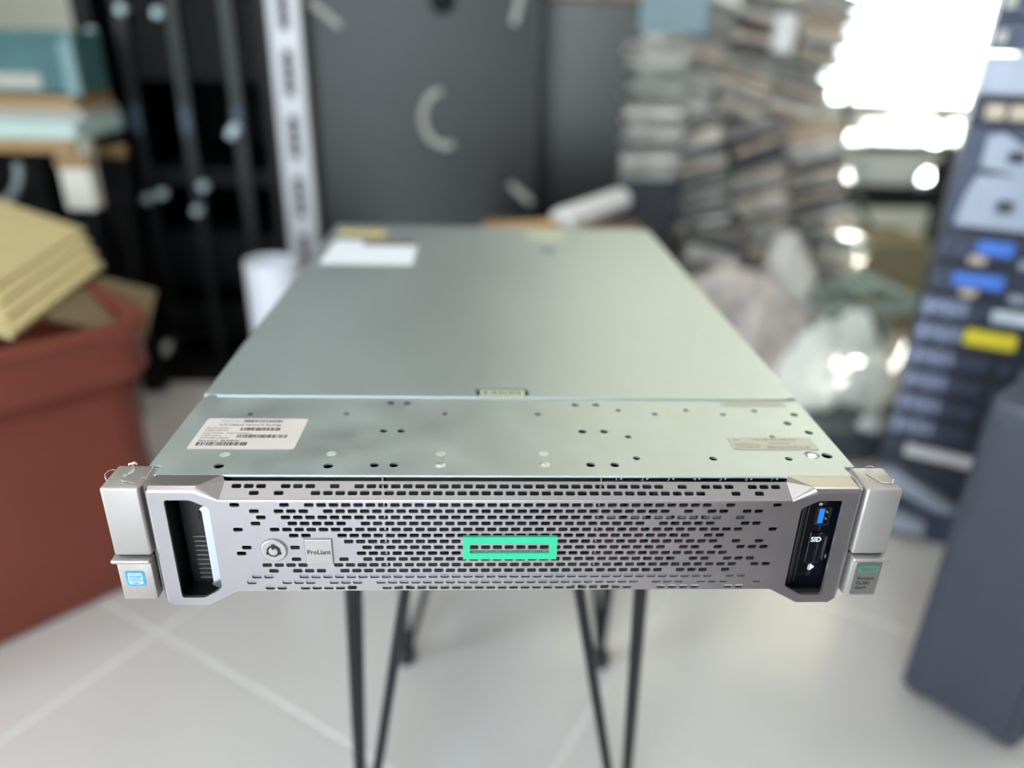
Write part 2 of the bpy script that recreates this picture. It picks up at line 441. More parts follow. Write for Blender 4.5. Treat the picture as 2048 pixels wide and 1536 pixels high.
# fixed front top cover with its holes
holes = []
for (x, y, r) in ((-.1804, .082, .0022), (-.1133, .0829, .0022), (-.0436, .0838, .0022), (.0232, .0839, .0022), (.0827, .0907, .0021), (.1082, .0851, .0022),
                  (.133, .0914, .0021), (.1584, .0851, .0022), (.1837, .0911, .0022), (.2116, .0855, .0029), (.2013, .0717, .0029), (.2115, .0579, .0029),
                  (-.0838, .1005, .0027), (-.0719, .1007, .0027), (.0517, .0994, .0027), (.0673, .0997, .0027),
                  (-.0842, .0575, .0027), (-.0724, .0576, .0027), (.052, .0577, .0028), (.0672, .0579, .0028), (.0828, .0506, .0023), (.1831, .0513, .0020),
                  (-.0847, .0121, .0029), (-.0726, .0121, .0029), (.0519, .013, .0029), (.0674, .0131, .0029),
                  (-.1802, .0104, .0032), (-.1132, .0108, .0032), (.0829, .0215, .0024), (.1332, .0213, .0026), (.1833, .0214, .0025), (.2106, .0256, .0036)):
    holes.append((x, y, r))
recess = [(.2008, .0263, .0050)]
fc = MB()
outer = [(-.2225, .011), (-.2155, .011), (-.2155, 0.0), (.2155, 0.0), (.2155, .011), (.2225, .011), (.2225, .1085), (-.2225, .1085)]
rings = [circle(x, y, r) for x, y, r in holes] + [circle(x, y, r, 20) for x, y, r in recess]
fc.plate(outer, rings, lambda u, v: (u, v, 0.0), (0, 0, -1), .0014)
x, y, r = recess[0]
a = [fc.bm.verts.new((px, py, -.0014)) for px, py in circle(x, y, r, 20)]; fc.bm.faces.new(a)
fc.box(-.2155, .2155, -.0008, .0004, -.0016, -.0001, .0004)      # folded front lip
fcover = sp(fc, 'front_top_cover', M_LID)
def disc(name, x, y, r, z, h, m, cross=False, n=20):
    d = MB(); d.lathe([(0, z + h), (r * .9, z + h), (r, z + h * .6), (r, z)], (x, y, 0), n)
    if cross:
        d.box(x - r * .55, x + r * .55, y - r * .1, y + r * .1, z + h, z + h + .00012); d.box(x - r * .1, x + r * .1, y - r * .55, y + r * .55, z + h, z + h + .00012)
    return d.build(name, m, fcover, smooth=True)
disc('screw', .2008, .0258, .0034, -.0012, .0010, M_ZINC, True)
for x, y in ((-.0437, .0123), (.0223, .0133)):
    disc('screw', x, y, .0036, -.0002, .0004, M_ZINC, True)
    disc('screw', x, y, .0016, .0002, .0004, M_ZINC)
for x, y in ((-.1809, .0242), (-.1139, .0258), (-.0437, .0263), (.0229, .0269)):
    d = MB(); d.lathe([(0, .0001), (.0030, .0001), (.0032, .0)], (x, y, 0), 16); d.build('weld_mark', M_WELD, fcover)

# removable access panel behind the groove
ap = MB()
hx, hy, hr = .069, .549, .0105
plate_hole = [(-.0216, .1137), (.0183, .1137), (.0183, .1262), (-.0216, .1262)]
ap.plate([(-.2225, .1120), (.2225, .1120), (.2225, .655), (-.2225, .655)], [plate_hole, circle(hx, hy, hr, 20)], lambda u, v: (u, v, .0006), (0, 0, -1), .0018)
ap.box(-.2125, .2159, .1093, .1118, -.0006, .0010, .0004)         # hemmed front lip over the groove
panel = sp(ap, 'access_panel', M_LIDB)
MB().box(-.2213, .2213, .1070, .1120, -.0030, -.0016).build('groove_floor', M_DARKIN, panel)
MB().box(-.0226, .0193, .1127, .1272, -.0030, -.0014).build('latch_recess', M_BLACK, panel)
MB().box(-.0186, .0153, .1150, .1246, -.0013, -.0002, .0003).build('latch_plate', mat('latch_label', (196, 190, 156), 0.5, noise=0.1, nscale=200), panel)
lm = MB(); random.seed(2); xx = -.0160
while xx < .012:
    ww = random.uniform(.0012, .0034); lm.box(xx, xx + ww, .1180, .1214, -.0002, -.0001); xx += ww + random.uniform(.0006, .0018)
lm.build('latch_print', M_INK, panel)
MB().box(hx - .014, hx + .014, hy - .014, hy + .014, -.0040, -.0014).build('service_hole_floor', M_BLACK, panel)
MB().box(-.2085, -.0995, .4700, .5600, .0006, .0008).build('white_label', M_WHITE, panel)
t = MB(); t.box(-.170, -.105, .5610, .5740, .0006, .0008); t.build('label_stripe', mat('label_dark_green', (70, 84, 80), 0.6, noise=0.3, nscale=80), panel)
MB().box(-.2085, -.1715, .5610, .585, .0006, .0008).build('white_label', M_WHITE, panel)
MB().box(-.170, -.105, .5750, .583, .0006, .0008).build('label_stripe', mat('label_red', (150, 96, 84), 0.6, noise=0.3, nscale=80), panel)
MB().box(-.2110, -.1780, .615, .642, .0006, .0008).build('yellow_label', M_YEL, panel)
MB().box(-.1760, -.1480, .610, .642, .0006, .0008).build('yellow_label', M_YEL, panel)
MB().box(.0460, .0960, .614, .643, .0006, .0008).build('pale_label', mat('pale_yellow_sticker', (206, 204, 172), 0.5, noise=0.03, nscale=50), panel)
rr = MB(); rr.box(-.2225, .2225, .6565, .679, -.0014, 0.0); sp(rr, 'rear_top_strip', M_LIDB)

# paper label with bar codes
random.seed(11)
lab = MB(); pts = rpoly([(-.2074, .0310), (-.1387, .0310), (-.1381, .0738), (-.2070, .0738)], .002)
lab.prism([(a, b, .0001) for a, b in pts], (0, 0, .00025)); label = sp(lab, 'serial_label', M_PAPER)
ZL = .00036
def barcode(x0, x1, y, h, m=M_INK, parent=None, dens=.00052):
    b = MB(); x = x0
    while x < x1:
        w = random.choice((.4, .7, 1.0, 1.5)) * dens
        b.box(x, min(x + w, x1), y - h / 2, y + h / 2, ZL, ZL + .00004); x += w + random.choice((.4, .6, 1.1)) * dens
    return b.build('barcode', m, parent or label)
barcode(-.1813, -.1552, .0697, .0036); barcode(-.1805, -.1538, .0581, .0042); barcode(-.1803, -.1473, .0481, .0044); barcode(-.2033, -.1703, .0376, .0046)
def ltext(s, size, x, y, m=M_INK, sx=1.0, bold=0.0): return text('label_lettering', s, size, (x, y, ZL), (0, 0, 0), m, label, sx=sx, bold=bold, ext=.00002)
ltext('Product No.:', .0026, -.1968, .0696, M_INKG)
ltext('iLO Default Network Settings', .0034, -.1962, .0641, bold=.00004)
ltext('Serial Number:', .0026, -.2033, .0593); ltext('CZJ61204VN', .0028, -.2035, .0558)
ltext('User Name:  Administrator', .0028, -.2035, .0522)
ltext('DNS Name:', .0026, -.2034, .0488); ltext('ILOCZJ61204VN', .0027, -.2034, .0454)
ltext('Password:  88A88281', .0031, -.2034, .0417, bold=.00003)
# faded foil labels on the right of the cover
lab2 = MB(); lab2.prism([(a, b, .0001) for a, b in rpoly([(.1508, .0331), (.2086, .0331), (.2084, .0498), (.1508, .0498)], .0012)], (0, 0, .0002)); l2 = sp(lab2, 'foil_label', M_PAPERF)
ZL = .0003
M_FADE = mat('faded_ink', (150, 142, 130), 0.6, 0.2, noise=0.1, nscale=300)
barcode(.168, .198, .0468, .0028, M_FADE, l2); barcode(.1745, .2035, .0362, .0036, M_FADE, l2)
for (xa, xb, y) in ((.1535, .1575, .0458), (.153, .166, .0412), (.153, .1705, .0386), (.153, .169, .0360), (.177, .192, .0415)):
    MB().box(xa, xb, y - .0006, y + .0006, ZL, ZL + .00004).build('label_print_line', M_FADE, l2)
lab3 = MB(); lab3.box(.1618, .2108, .0990, .1068, .0001, .0003); l3 = sp(lab3, 'foil_label', M_PAPERF)
MB().box(.165, .208, .1015, .1022, .0003, .00034).build('label_print_line', M_FADE, l3); MB().box(.165, .196, .1040, .1046, .0003, .00034).build('label_print_line', M_FADE, l3)

# drive cage behind the bezel
dc = MB(); dc.box(-.2135, .2135, .006, .050, -.0861, -.0855); dc.box(-.2135, .2135, .040, .050, -.0855, -.0022)
sp(dc, 'drive_cage', M_DARKIN)
for (x0, x1) in ((-.172, -.0795), (-.0775, .0560)):
    b = MB(); b.box(x0, x1, .0035, .010, -.0765, -.0024, .0008); bo = sp(b, 'blank_bay_cover', M_BLACK)
    for k in range(4): MB().box(x0 + .004, x1 - .004, .0025, .0036, -.018 - k * .015, -.0165 - k * .015).build('vent_rib', M_DARKIN, bo)
lipb = MB(); lipb.box(-.174, .174, .0030, .0040, -.0873, -.0772); lipb.box(-.174, .174, .0030, .0120, -.0778, -.0772); sp(lipb, 'lower_front_lip', mat('dull_sheet_steel', (150, 153, 164), 0.45, 0.9, noise=0.1, nscale=60))
for x in (-.0785, .0570):
    MB().box(x - .0006, x + .0006, .0005, .012, -.0726, -.0016).build('bay_divider', M_STEEL, srv, loc=SO)
num = ('1', '2', '3', '4', '5', '6', '7')
M_DRV = mat('drive_carrier_grey', (40, 41, 46), 0.4, 0.2, noise=0.1, nscale=60)
for k in range(8):
    x = .0588 + k * .0165
    if x + .0145 > .19: break
    b = MB(); b.box(x, x + .0150, .004, .012, -.0765, -.0040, .0008); d = sp(b, 'drive_carrier', M_DRV)
    MB().box(x + .003, x + .012, .0030, .0042, -.0700, -.0420, .0005).build('release_lever', mat('dark_maroon_plastic', (70, 34, 40), 0.4, noise=0.1, nscale=80), d)
    MB().box(x + .002, x + .013, .0030, .0042, -.0360, -.0300).build('drive_label', mat('drive_label_grey', (120, 122, 126), 0.6, noise=0.3, nscale=400), d)
strip = MB(); strip.box(.0585, .178, .0022, .0040, -.0052, -.0016); st = sp(strip, 'bay_number_strip', M_BLACKG)
for k, s in enumerate(num):
    text('bay_number', s, .0042, (.0668 + k * .01655, .0021, -.0036), ROTF, M_INKW, st, 'CENTER')
    q = MB(); x = .0668 + k * .01655 + .0030; q.prism([(x - .001, .0021, -.0030), (x + .001, .0021, -.0030), (x, .0021, -.0046)], (0, -.0001, 0)); q.build('bay_arrow', M_INKW, st)

# ---- bezel
YF, T = -.0155, .0013
PX, PZ, Z1ROW = .00732, .00443, -.01165
full = lambda a: [k for k in frange(-a, a)]
def frange(a, b):
    out = []; k = a
    while k <= b + 1e-6: out.append(round(k, 1)); k += 1
    return out
ROWS = {   # row -> (left extras, continuous from, continuous to, right extras); indices in hole pitches from the centre
 1: ([-22.5, -18.5], -16.5, 16.5, [18.5, 22.5]), 2: ([-21, -19, -18, -17], -15, 13, [15, 17, 18, 20, 21]),
 3: ([-20.5], -18.5, 17.5, [19.5]), 4: ([-21, -18, -17, -16, -15, -14], -12, 11, [13, 14, 15, 16, 17, 20, 21]),
 5: ([-22.5], -19.5, 19.5, [22.5]), 6: ([-18, -17], -14, 15, [17, 18]), 7: ([], -13.5, 17.5, [19.5, 21.5]),
 8: ([-22, -18], -12, 13, [15, 16, 18, 20, 21, 22]), 9: ([-22.5], -12.5, 18.5, []), 10: ([-18, -14], -12, 14, [16, 17, 19, 20, 21]),
 11: ([-20.5, -19.5, -18.5, -17.5], -14.5, 19.5, [21.5, 22.5]), 12: ([-20, -18, -17, -16], -14, 13, [15, 16, 17, 19]),
 13: ([-21.5, -20.5], -17.5, 17.5, [19.5, 20.5]), 14: ([-22, -19, -18, -17, -15, -14, -13], -11, 11, [13, 14, 15, 17, 18, 19, 22]),
 15: ([-20.5, -19.5, -17.5, -16.5, -15.5, -14.5, -13.5], -10.5, 10.5, [13.5, 14.5, 15.5, 16.5, 19.5, 20.5])}
FA = [-22.5, -21.5, -20.5, -18.5, -17.5, -16.5, -14.5] + frange(-12.5, 12.5) + [14.5, 16.5, 17.5, 18.5, 20.5, 21.5, 22.5]
FB = [-21, -19] + frange(-16, 16) + [19, 21]
EA = math.radians(35)
RY, RZ = -.0147, -.0082
def f_front(u, v): return Vector((u, YF, v))
def f_facet(u, s): return Vector((u, RY + s * math.cos(EA), RZ + s * math.sin(EA)))
IN_FRONT, IN_FACET = Vector((0, 1, 0)), Vector((0, math.sin(EA), -math.cos(EA)))
bz = MB(); B = bz.bm
SLW, SLH, SLR = .00288, .00142, .0008
def cell(fn, inw, xc, vc, hw, hh, slot, skew=0.0):
    if not slot:
        B.faces.new([B.verts.new(fn(xc + a * hw, vc + b * hh)) for a, b in ((-1, -1), (1, -1), (1, 1), (-1, 1))]); return
    c = [B.verts.new(fn(xc + a * hw, vc + b * hh)) for a, b in ((1, 1), (-1, 1), (-1, -1), (1, -1))]
    lp2 = rrect(xc - SLW, xc + SLW, vc - SLH, vc + SLH, SLR, 3)
    lp = [B.verts.new(fn(*p) ) for p in lp2]
    # rolled rim then wall
    r1 = [B.verts.new(fn(xc + (p[0] - xc) * .965, vc + (p[1] - vc) * .93) + inw * .0003) for p in lp2]
    r2 = [B.verts.new(fn(xc + (p[0] - xc) * .965, vc + (p[1] - vc) * .93) + inw * T) for p in lp2]
    for i in range(4):
        j = (i + 1) % 4
        B.faces.new((c[i], lp[3 * i], lp[3 * i + 1])); B.faces.new((c[i], lp[3 * i + 1], lp[3 * i + 2]))
        B.faces.new((c[i], lp[3 * i + 2], lp[3 * j], c[j]))
    for i in range(12):
        j = (i + 1) % 12
        B.faces.new((lp[i], lp[j], r1[j], r1[i])); B.faces.new((r1[i], r1[j], r2[j], r2[i]))
XE = 23 * PX
def lattice_row(fn, inw, vc, hh, ks, odd):
    if odd: idx = frange(-22.5, 22.5)
    else: idx = frange(-22, 22)
    kset = set(float(k) for k in ks)
    for k in idx: cell(fn, inw, k * PX, vc, PX / 2, hh, float(k) in kset)
    if not odd:
        for s in (-1, 1): cell(fn, inw, s * (22.75 * PX), vc, PX / 4, hh, False)
EMB = (-.0287, .0296, -.0506, -.0338)
for r, (le, a, b, re) in ROWS.items():
    vc = Z1ROW - (r - 1) * PZ
    lattice_row(f_front, IN_FRONT, vc, PZ / 2, le + frange(a, b) + re, r % 2 == 1)
S_B, S_A, S_T = .0042, .0042 + PZ, .0119
lattice_row(f_facet, IN_FACET, S_B, PZ / 2, FB, False)
lattice_row(f_facet, IN_FACET, S_A, PZ / 2, FA, True)
zt = Z1ROW + PZ / 2; zb = Z1ROW - 14.5 * PZ
def strip_faces(pts_a, pts_b):
    for i in range(len(pts_a) - 1): bz.face([pts_a[i], pts_a[i + 1], pts_b[i + 1], pts_b[i]])
# rounded ridge between front face and upper facet, facet margins, top return, bottom edge and return flange
prof = [Vector((0, YF, zt)), Vector((0, YF + .00008, zt + .0006)), Vector((0, YF + .00035, zt + .0010)), f_facet(0, .0003), f_facet(0, S_B - PZ / 2)]
def run(prof, xa, xb):
    for i in range(len(prof) - 1):
        p, q = prof[i], prof[i + 1]
        bz.face([(xa, p.y, p.z), (xb, p.y, p.z), (xb, q.y, q.z), (xa, q.y, q.z)])
run(prof, -XE, XE)
run([f_facet(0, S_A + PZ / 2), f_facet(0, S_T), f_facet(0, S_T) + IN_FACET * .002], -XE, XE)
ZBC = zb - .0006
run([Vector((0, YF, zb)), Vector((0, YF, ZBC + .0004)), Vector((0, YF + .0006, ZBC)), Vector((0, -.0118, ZBC))], -XE, XE)
for s in (-1, 1):                      # end blocks
    m = lambda x, y, z: Vector((s * x, y, z))
    XO, XT = .2143, .1885
    outer = [(XO, -.0031), (XT, -.0031), (.1738, zt), (XE, zt), (XE, zb), (XE, ZBC + .0004), (.1708, ZBC + .0002), (.1898, -.0872), (XO - .003, -.0872), (XO, -.0845)]
    op = rpoly([(.2057, -.0083), (.1905, -.0083), (.1800, -.0140), (.1800, -.0742), (.1917, -.0812), (.2057, -.0812)], .0020)
    bz.plate([(s * a, b) for a, b in outer], [], f_front, IN_FRONT, 0) if False else None
    tb_outer = [(s * a, b) for a, b in outer]; tb_op = [(s * a, b) for a, b in op]
    bz.plate(tb_outer, [tb_op], f_front, IN_FRONT, 0)
    a = [f_front(*p) for p in tb_op]; b = [p + IN_FRONT * .0022 for p in a]
    for i in range(len(a)): bz.face([a[i], a[(i + 1) % len(a)], b[(i + 1) % len(b)], b[i]])
    # top: rolled edge and flat top back to the lid
    tp = [(YF, -.0031), (YF + .0004, -.0017), (YF + .0014, -.0006), (YF + .0030, -.0001), (-.0004, 0.0)]
    for i in range(4):
        (ya, za), (yb, zb2) = tp[i], tp[i + 1]
        xa = XT - (.0025 * (i / 3)) if i < 3 else XT - .0025; xb = XT - (.0025 * ((i + 1) / 3)) if i < 3 else .1748
        bz.face([m(XO, ya, za), m(xa, ya, za), m(xb, yb, zb2), m(XO, yb, zb2)])
    # sloped shoulder down to the perforated middle
    A = [m(XT - .0025 * i / 3, *tp[i]) for i in range(4)]; Bk = m(.1748, -.0004, 0.0)
    D = [m(.1738, p.y, p.z) for p in prof]
    Ct = f_facet(0, S_T); C = m(.1722, Ct.y, Ct.z)
    dl = [m(.1738, YF, zt), m(.1737, YF + .0001, zt + .0006), m(.1736, YF + .0004, zt + .0010), m(.1735, prof[3].y, prof[3].z)]
    for i in range(3): bz.face([A[i], dl[i], dl[i + 1], A[i + 1]])
    bz.face([A[3], dl[3], C]); bz.face([A[3], C, Bk])
    # filler between shoulder and lattice
    for i in range(3): bz.face([dl[i], m(XE, prof[i].y, prof[i].z), m(XE, prof[i + 1].y, prof[i + 1].z), dl[i + 1]])
    bz.face([dl[3], m(XE, prof[3].y, prof[3].z), m(XE, Ct.y, Ct.z), C])
    bz.face([Bk, C, m(.1722, Ct.y + .004, Ct.z - .004), m(.1748, .002, -.006)])
    # outer side with chamfer
    for (x0, y0, x1, y1) in ((XO, YF, XO + .0012, YF + .0006), (XO + .0012, YF + .0006, XO + .0036, YF + .0040), (XO + .0036, YF + .0040, XO + .0036, .0005)):
        bz.face([m(x0, y0, -.0031 if y0 == YF else -.0017), m(x1, y1, -.0017), m(x1, y1, -.0845), m(x0, y0, -.0845)])
    bz.face([m(XO, YF, -.0031), m(XO + .0012, YF + .0006, -.0017), m(XO + .0036, YF + .004, -.0017), m(XO + .0036, -.0004, -.0017), m(XO, -.0004, -.0002)])
    # bottom
    bz.face([m(XO, YF, -.0845), m(XO - .003, YF, -.0872), m(XO - .003, .0, -.0872), m(XO, .0, -.0845)])
    bz.face([m(XO - .003, YF, -.0872), m(.1898, YF, -.0872), m(.1898, 0, -.0872), m(XO - .003, 0, -.0872)])
    bz.face([m(.1898, YF, -.0872), m(.1708, YF, ZBC + .0002), m(.1708, 0, ZBC + .0002), m(.1898, 0, -.0872)])
    bz.face([m(.1708, YF, ZBC + .0002), m(XE, YF, ZBC + .0004), m(XE, .002, ZBC), m(.1708, .002, ZBC)])
bezel = sp(bz, 'bezel', M_BEZ, merge=.00002)

# emblem, nameplate, lock
em = MB(); x0, x1, z0, z1 = EMB; ix0, ix1, iz0, iz1 = -.0243, .0250, -.0460, -.0390
em.plate([(x0, z0), (x1, z0), (x1, z1), (x0, z1)], [[(ix0, iz0), (ix1, iz0), (ix1, iz1), (ix0, iz1)]], lambda u, v: (u, YF - .0018, v), (0, 1, 0), .0020)
emb = em.build('emblem_frame', M_GREEN, bezel); emb['label'] = 'bright green rectangular frame emblem'
npl = MB(); npl.box(-.1256, -.1090, YF - .0011, YF + .0004, -.0545, -.0362, .0004); nm = npl.build('nameplate', M_EAR, bezel)
MB().box(-.1260, -.1086, YF - .0002, YF + .0003, -.0549, -.0358).build('nameplate_border', M_INKG, bezel)
text('nameplate_lettering', 'ProLiant', .0046, (-.1173, YF - .00115, -.0455), ROTF, M_INK, bezel, 'CENTER', bold=.00008, sx=.92)
def ycyl(name, cx, cz, prof, m, parent, n=32):
    d = MB()
    rings = [[d.bm.verts.new((cx + r * math.cos(2 * math.pi * k / n), y, cz + r * math.sin(2 * math.pi * k / n))) for k in range(n)] for r, y in prof]
    for i in range(len(rings) - 1):
        for k in range(n): d.bm.faces.new((rings[i][k], rings[i][(k + 1) % n], rings[i + 1][(k + 1) % n], rings[i + 1][k]))
    d.bm.faces.new(rings[-1])
    return d.build(name, m, parent, smooth=True)
LX, LZ = -.1447, -.0444
ycyl('lock_surround', LX, LZ, [(.0085, YF + .0002), (.0085, YF - .0003), (.0081, YF - .0003)], M_INKG, bezel)
ycyl('lock_body', LX, LZ, [(.0079, YF), (.0079, YF - .0007), (.0074, YF - .0012), (.0046, YF - .0012), (.0044, YF - .0009), (.0042, YF - .0009)], M_EAR, bezel)
ycyl('lock_keyway', LX, LZ, [(.0040, YF - .0009), (.0040, YF - .0013)], M_BLACK, bezel)
ycyl('lock_pin', LX, LZ, [(.0028, YF - .0012), (.0028, YF - .0018), (.0024, YF - .0021)], M_EAR, bezel)
k = MB(); k.box(LX - .0009, LX + .0009, YF - .0022, YF - .0009, LZ + .0018, LZ + .0050); k.build('lock_notch', M_BLACK, bezel)
for a in (205, 335): ycyl('lock_dot', LX + .0044 * math.cos(math.radians(a)), LZ + .0044 * math.sin(math.radians(a)), [(.0008, YF - .0009), (.0008, YF - .0014)], M_BLACK, bezel, 10)

# left opening: dark vented cavity with a bright flange
cv = MB(); cv.box(-.2110, -.2080, -.013, .030, -.0855, -.004); cv.box(-.2110, -.176, .0290, .0300, -.0855, -.004); cv.box(-.178, -.1765, -.003, .030, -.0755, -.004)
cv.box(-.2110, -.190, -.011, .030, -.0055, -.0045); cv.box(-.190, -.176, -.003, .030, -.0085, -.0075); cv.box(-.2110, -.1915, -.012, .030, -.0845, -.0835)
cv.prism([(-.1920, -.0125, -.0845), (-.1760, -.0125, -.0758), (-.1760, -.0125, -.0750), (-.1920, -.0125, -.0836)], (0, .042, 0))
cavity = sp(cv, 'left_bay_cavity', M_BLACK)
vp = MB(); vp.box(-.206, -.1800, .0035, .0050, -.0840, -.0150, .0004); vpl = vp.build('vent_panel', M_BLACK, cavity)
for k in range(10): MB().box(-.2000, -.1925, .0022, .0036, -.0475 - k * .0036, -.0468 - k * .0036).build('vent_rib', mat('grey_rib', (120, 118, 118), 0.4, 0.5, noise=0.1, nscale=100), cavity)
MB().box(-.1945, -.1915, .0020, .0036, -.0345, -.0290, .0004).build('data_port', M_DARKIN, cavity)
fg = MB(); fg.prism([(x, -.0075, z) for x, z in rpoly([(-.1893, -.0200), (-.1872, -.0180), (-.1775, -.0180), (-.1775, -.0795), (-.1862, -.0795), (-.1893, -.0770), (-.1880, -.0755), (-.1880, -.0220)], .0008)], (0, .0012, 0))
fg.build('metal_flange', M_STEEL, cavity)

# right opening: glossy control panel
cp = MB(); cp.prism([(x, -.0045, z) for x, z in ((.1775, -.0040), (.2125, -.0040), (.2125, -.0850), (.1905, -.0850), (.1775, -.0775))], (0, .0145, 0)); cpan = sp(cp, 'control_panel', M_BLACKG)
cp2 = MB(); cp2.box(.1860, .1885, -.0062, -.0044, -.0800, -.0160, .0006); cp2.build('panel_ridge', M_BLACK, cpan)
MB().box(.1896, .1908, -.0058, -.0044, -.0780, -.0180, .0004).build('panel_ridge', M_BLACK, cpan)
u = MB(); u.plate(rrect(.1960, .2048, -.0328, -.0195, .0006), [rrect(.1968, .2041, -.0320, -.0203, .0004)], lambda a, b: (a, -.0062, b), (0, 1, 0), .0016); u.build('usb_shell', mat('usb_shell_dark_metal', (96, 98, 96), 0.35, 1.0, noise=0.05, nscale=100), cpan)
MB().box(.1969, .2004, -.0060, -.0045, -.0315, -.0205).build('usb_tongue', M_USB, cpan)
for z in (-.0235, -.0285): ycyl('usb_contact', .2024, z, [(.0007, -.0046), (.0007, -.0054)], M_ZINC, cpan, 10)
tagp = MB(); tagp.box(.1945, .2040, -.0058, -.0044, -.0630, -.0390, .0006); tagp.build('pull_tab', M_BLACKG, cpan)
text('panel_lettering', 'SID', .0050, (.1990, -.0059, -.0443), ROTF, M_INKW, cpan, 'CENTER', bold=.00012, sx=.95)
text('usb_mark', 'SS', .0024, (.1975, -.0047, -.0180), ROTF, M_INKW, cpan, 'CENTER', bold=.00004)
ar = MB(); ar.prism([(.1995, -.0047, -.0642), (.1995, -.0047, -.0698), (.2026, -.0047, -.0668)], (0, -.0001, 0)); ar.prism([(.1984, -.0047, -.0650), (.1984, -.0047, -.0690), (.1990, -.0047, -.0690), (.1990, -.0047, -.0650)], (0, -.0001, 0)); ar.build('arrow_mark', M_INKW, cpan)
MB().box(.2059, .2065, -.0058, -.0044, -.0605, -.0425).build('panel_slit', mat('slit_metal', (180, 182, 186), 0.3, 1.0, noise=0.05, nscale=100), cpan)
text('panel_mark', '(', .0034, (.2085, -.0047, -.0580), ROTF, M_INKW, cpan, 'CENTER')

# rack ears
def ear(s):
    e = MB(); side = lambda a, b: (min(s * a, s * b), max(s * a, s * b))
    x0, x1 = side(.2190, .2416)
    e.box(x0, x1, YF + .0002, .0112, -.0488, -.0002, .0016, 3)
    # channel between ear and bezel
    a, b = side(.2150, .2196)
    e.box(a, b, YF + .006, .0108, -.0820, -.0016)
    eo = sp(e, 'rack_ear', M_EAR, smooth=True)
    l = MB(); a, b = side(.2205, .2416)
    l.box(a, b, YF - .0004, .009, -.0822, -.0520, .0012, 2)
    lever = l.build('release_lever', M_EAR, eo, smooth=True)
    lp = MB(); a, b = side(.2200, .2436)
    lp.box(a, b, YF - .0028, YF + .006, -.0533, -.0505, .0011, 3); lp.build('lever_lip', M_EAR, eo, smooth=True)
    g = MB(); a, b = side(.2215, .2405); g.box(a, b, YF + .003, .0085, -.0506, -.0486); g.build('lever_gap', M_BLACK, eo)
    return eo
earL, earR = ear(-1), ear(1)
earL['label'] = 'left rack ear with torn protective film'; earR['label'] = 'right rack ear with cracked film'
st = MB(); st.prism([(a, YF - .0005, b) for a, b in rrect(-.2374, -.2258, -.0712, -.0598, .0012)], (0, -.00015, 0)); st.build('processor_sticker_border', M_CPUB, earL)
st = MB(); st.prism([(a, YF - .00066, b) for a, b in rrect(-.2360, -.2272, -.0698, -.0612, .0010)], (0, -.0001, 0)); st.build('processor_sticker', mat('sticker_pale_blue', (160, 176, 200), 0.4, noise=0.03, nscale=60), earL)
for s_, z_, sz in (('intel', -.0638, .0036), ('XEON', -.0667, .0026), ('inside', -.0688, .0016)):
    text('sticker_lettering', s_, sz, (-.2316, YF - .00078, z_), ROTF, M_CPUB, earL, 'CENTER', bold=.00005)
ov = MB(); n = 24
for k in range(n):
    a0, a1 = 2 * math.pi * k / n, 2 * math.pi * (k + 1) / n
    f = lambda a, r: (-.2316 + .0036 * r * math.cos(a), YF - .00078, -.0637 + .0019 * r * math.sin(a))
    if not (0.2 < a0 < .8): ov.face([f(a0, 1), f(a1, 1), f(a1, .86), f(a0, .86)])
ov.build('sticker_swirl', M_CPUB, earL)
bp = MB(); bp.prism([(a, YF - .0005, b) for a, b in rrect(.2238, .2402, -.0800, -.0548, .0008)], (0, -.0004, 0)); bp.build('badge_plate', mat('brushed_badge', (150, 146, 142), 0.4, 0.8, noise=0.04, nscale=60), earR)
b2 = MB(); b2.plate([(.2262, -.0622), (.2390, -.0622), (.2390, -.0570), (.2262, -.0570)], [[(.2273, -.0611), (.2379, -.0611), (.2379, -.0581), (.2273, -.0581)]], lambda u, v: (u, YF - .00105, v), (0, 1, 0), .0002); b2.build('badge_emblem', M_GREEND, earR)
for k, s_ in enumerate(('ProLiant', 'DL380', 'Gen9')):
    text('badge_lettering', s_, .0034, (.2262, YF - .00095, -.0672 - .0037 * k), ROTF, M_INK, earR, bold=.00008, sx=.95)
# torn film on the ears: raised jagged ribbons and a loose curl
def ribbon(pts, w, h, name, parent):
    r = MB(); random.seed(len(pts) * 7 + int(abs(pts[0][0]) * 1e5))
    L, Rr = [], []
    for i, p in enumerate(pts):
        p = Vector(p); q = Vector(pts[min(i + 1, len(pts) - 1)]) - Vector(pts[max(i - 1, 0)])
        nrm = Vector((-q.y, q.x, 0)).normalized() if abs(q.x) + abs(q.y) > 1e-6 else Vector((1, 0, 0))
        ww = w * random.uniform(.5, 1.3)
        L.append(p + nrm * ww); Rr.append(p - nrm * ww + Vector((0, 0, h * random.uniform(.4, 1.5))))
    for i in range(len(pts) - 1): r.face([L[i], L[i + 1], Rr[i + 1], Rr[i]])
    o = r.build(name, M_FILM, parent); sm = o.modifiers.new('thickness', 'SOLIDIFY'); sm.thickness = .00012
    return o
ribbon([(-.2320, .0105, .0001), (-.2315, .0080, .0002), (-.2300, .0066, .0001), (-.2292, .0045, .0002), (-.2295, .0020, .0001), (-.2305, -.0010, .0002), (-.2320, -.0035, .0001)], .0006, .0012, 'torn_film', earL)
ribbon([(-.2300, .0112, 0), (-.2316, .0110, .001), (-.2336, .0108, .0006), (-.2352, .0104, 0)], .0005, .0009, 'torn_film', earL)
ribbon([(-.2325, -.0060, 0), (-.2312, -.0085, .0002), (-.2290, -.0094, 0), (-.2270, -.0088, .0003), (-.2255, -.0105, 0), (-.2240, -.0100, .0002), (-.2222, -.0118, 0)], .0005, .0010, 'torn_film', earL)
ribbon([(-.2210, -.0060, 0), (-.2190, -.0050, .0006), (-.2165, -.0056, 0)], .0004, .0008, 'torn_film', earL)
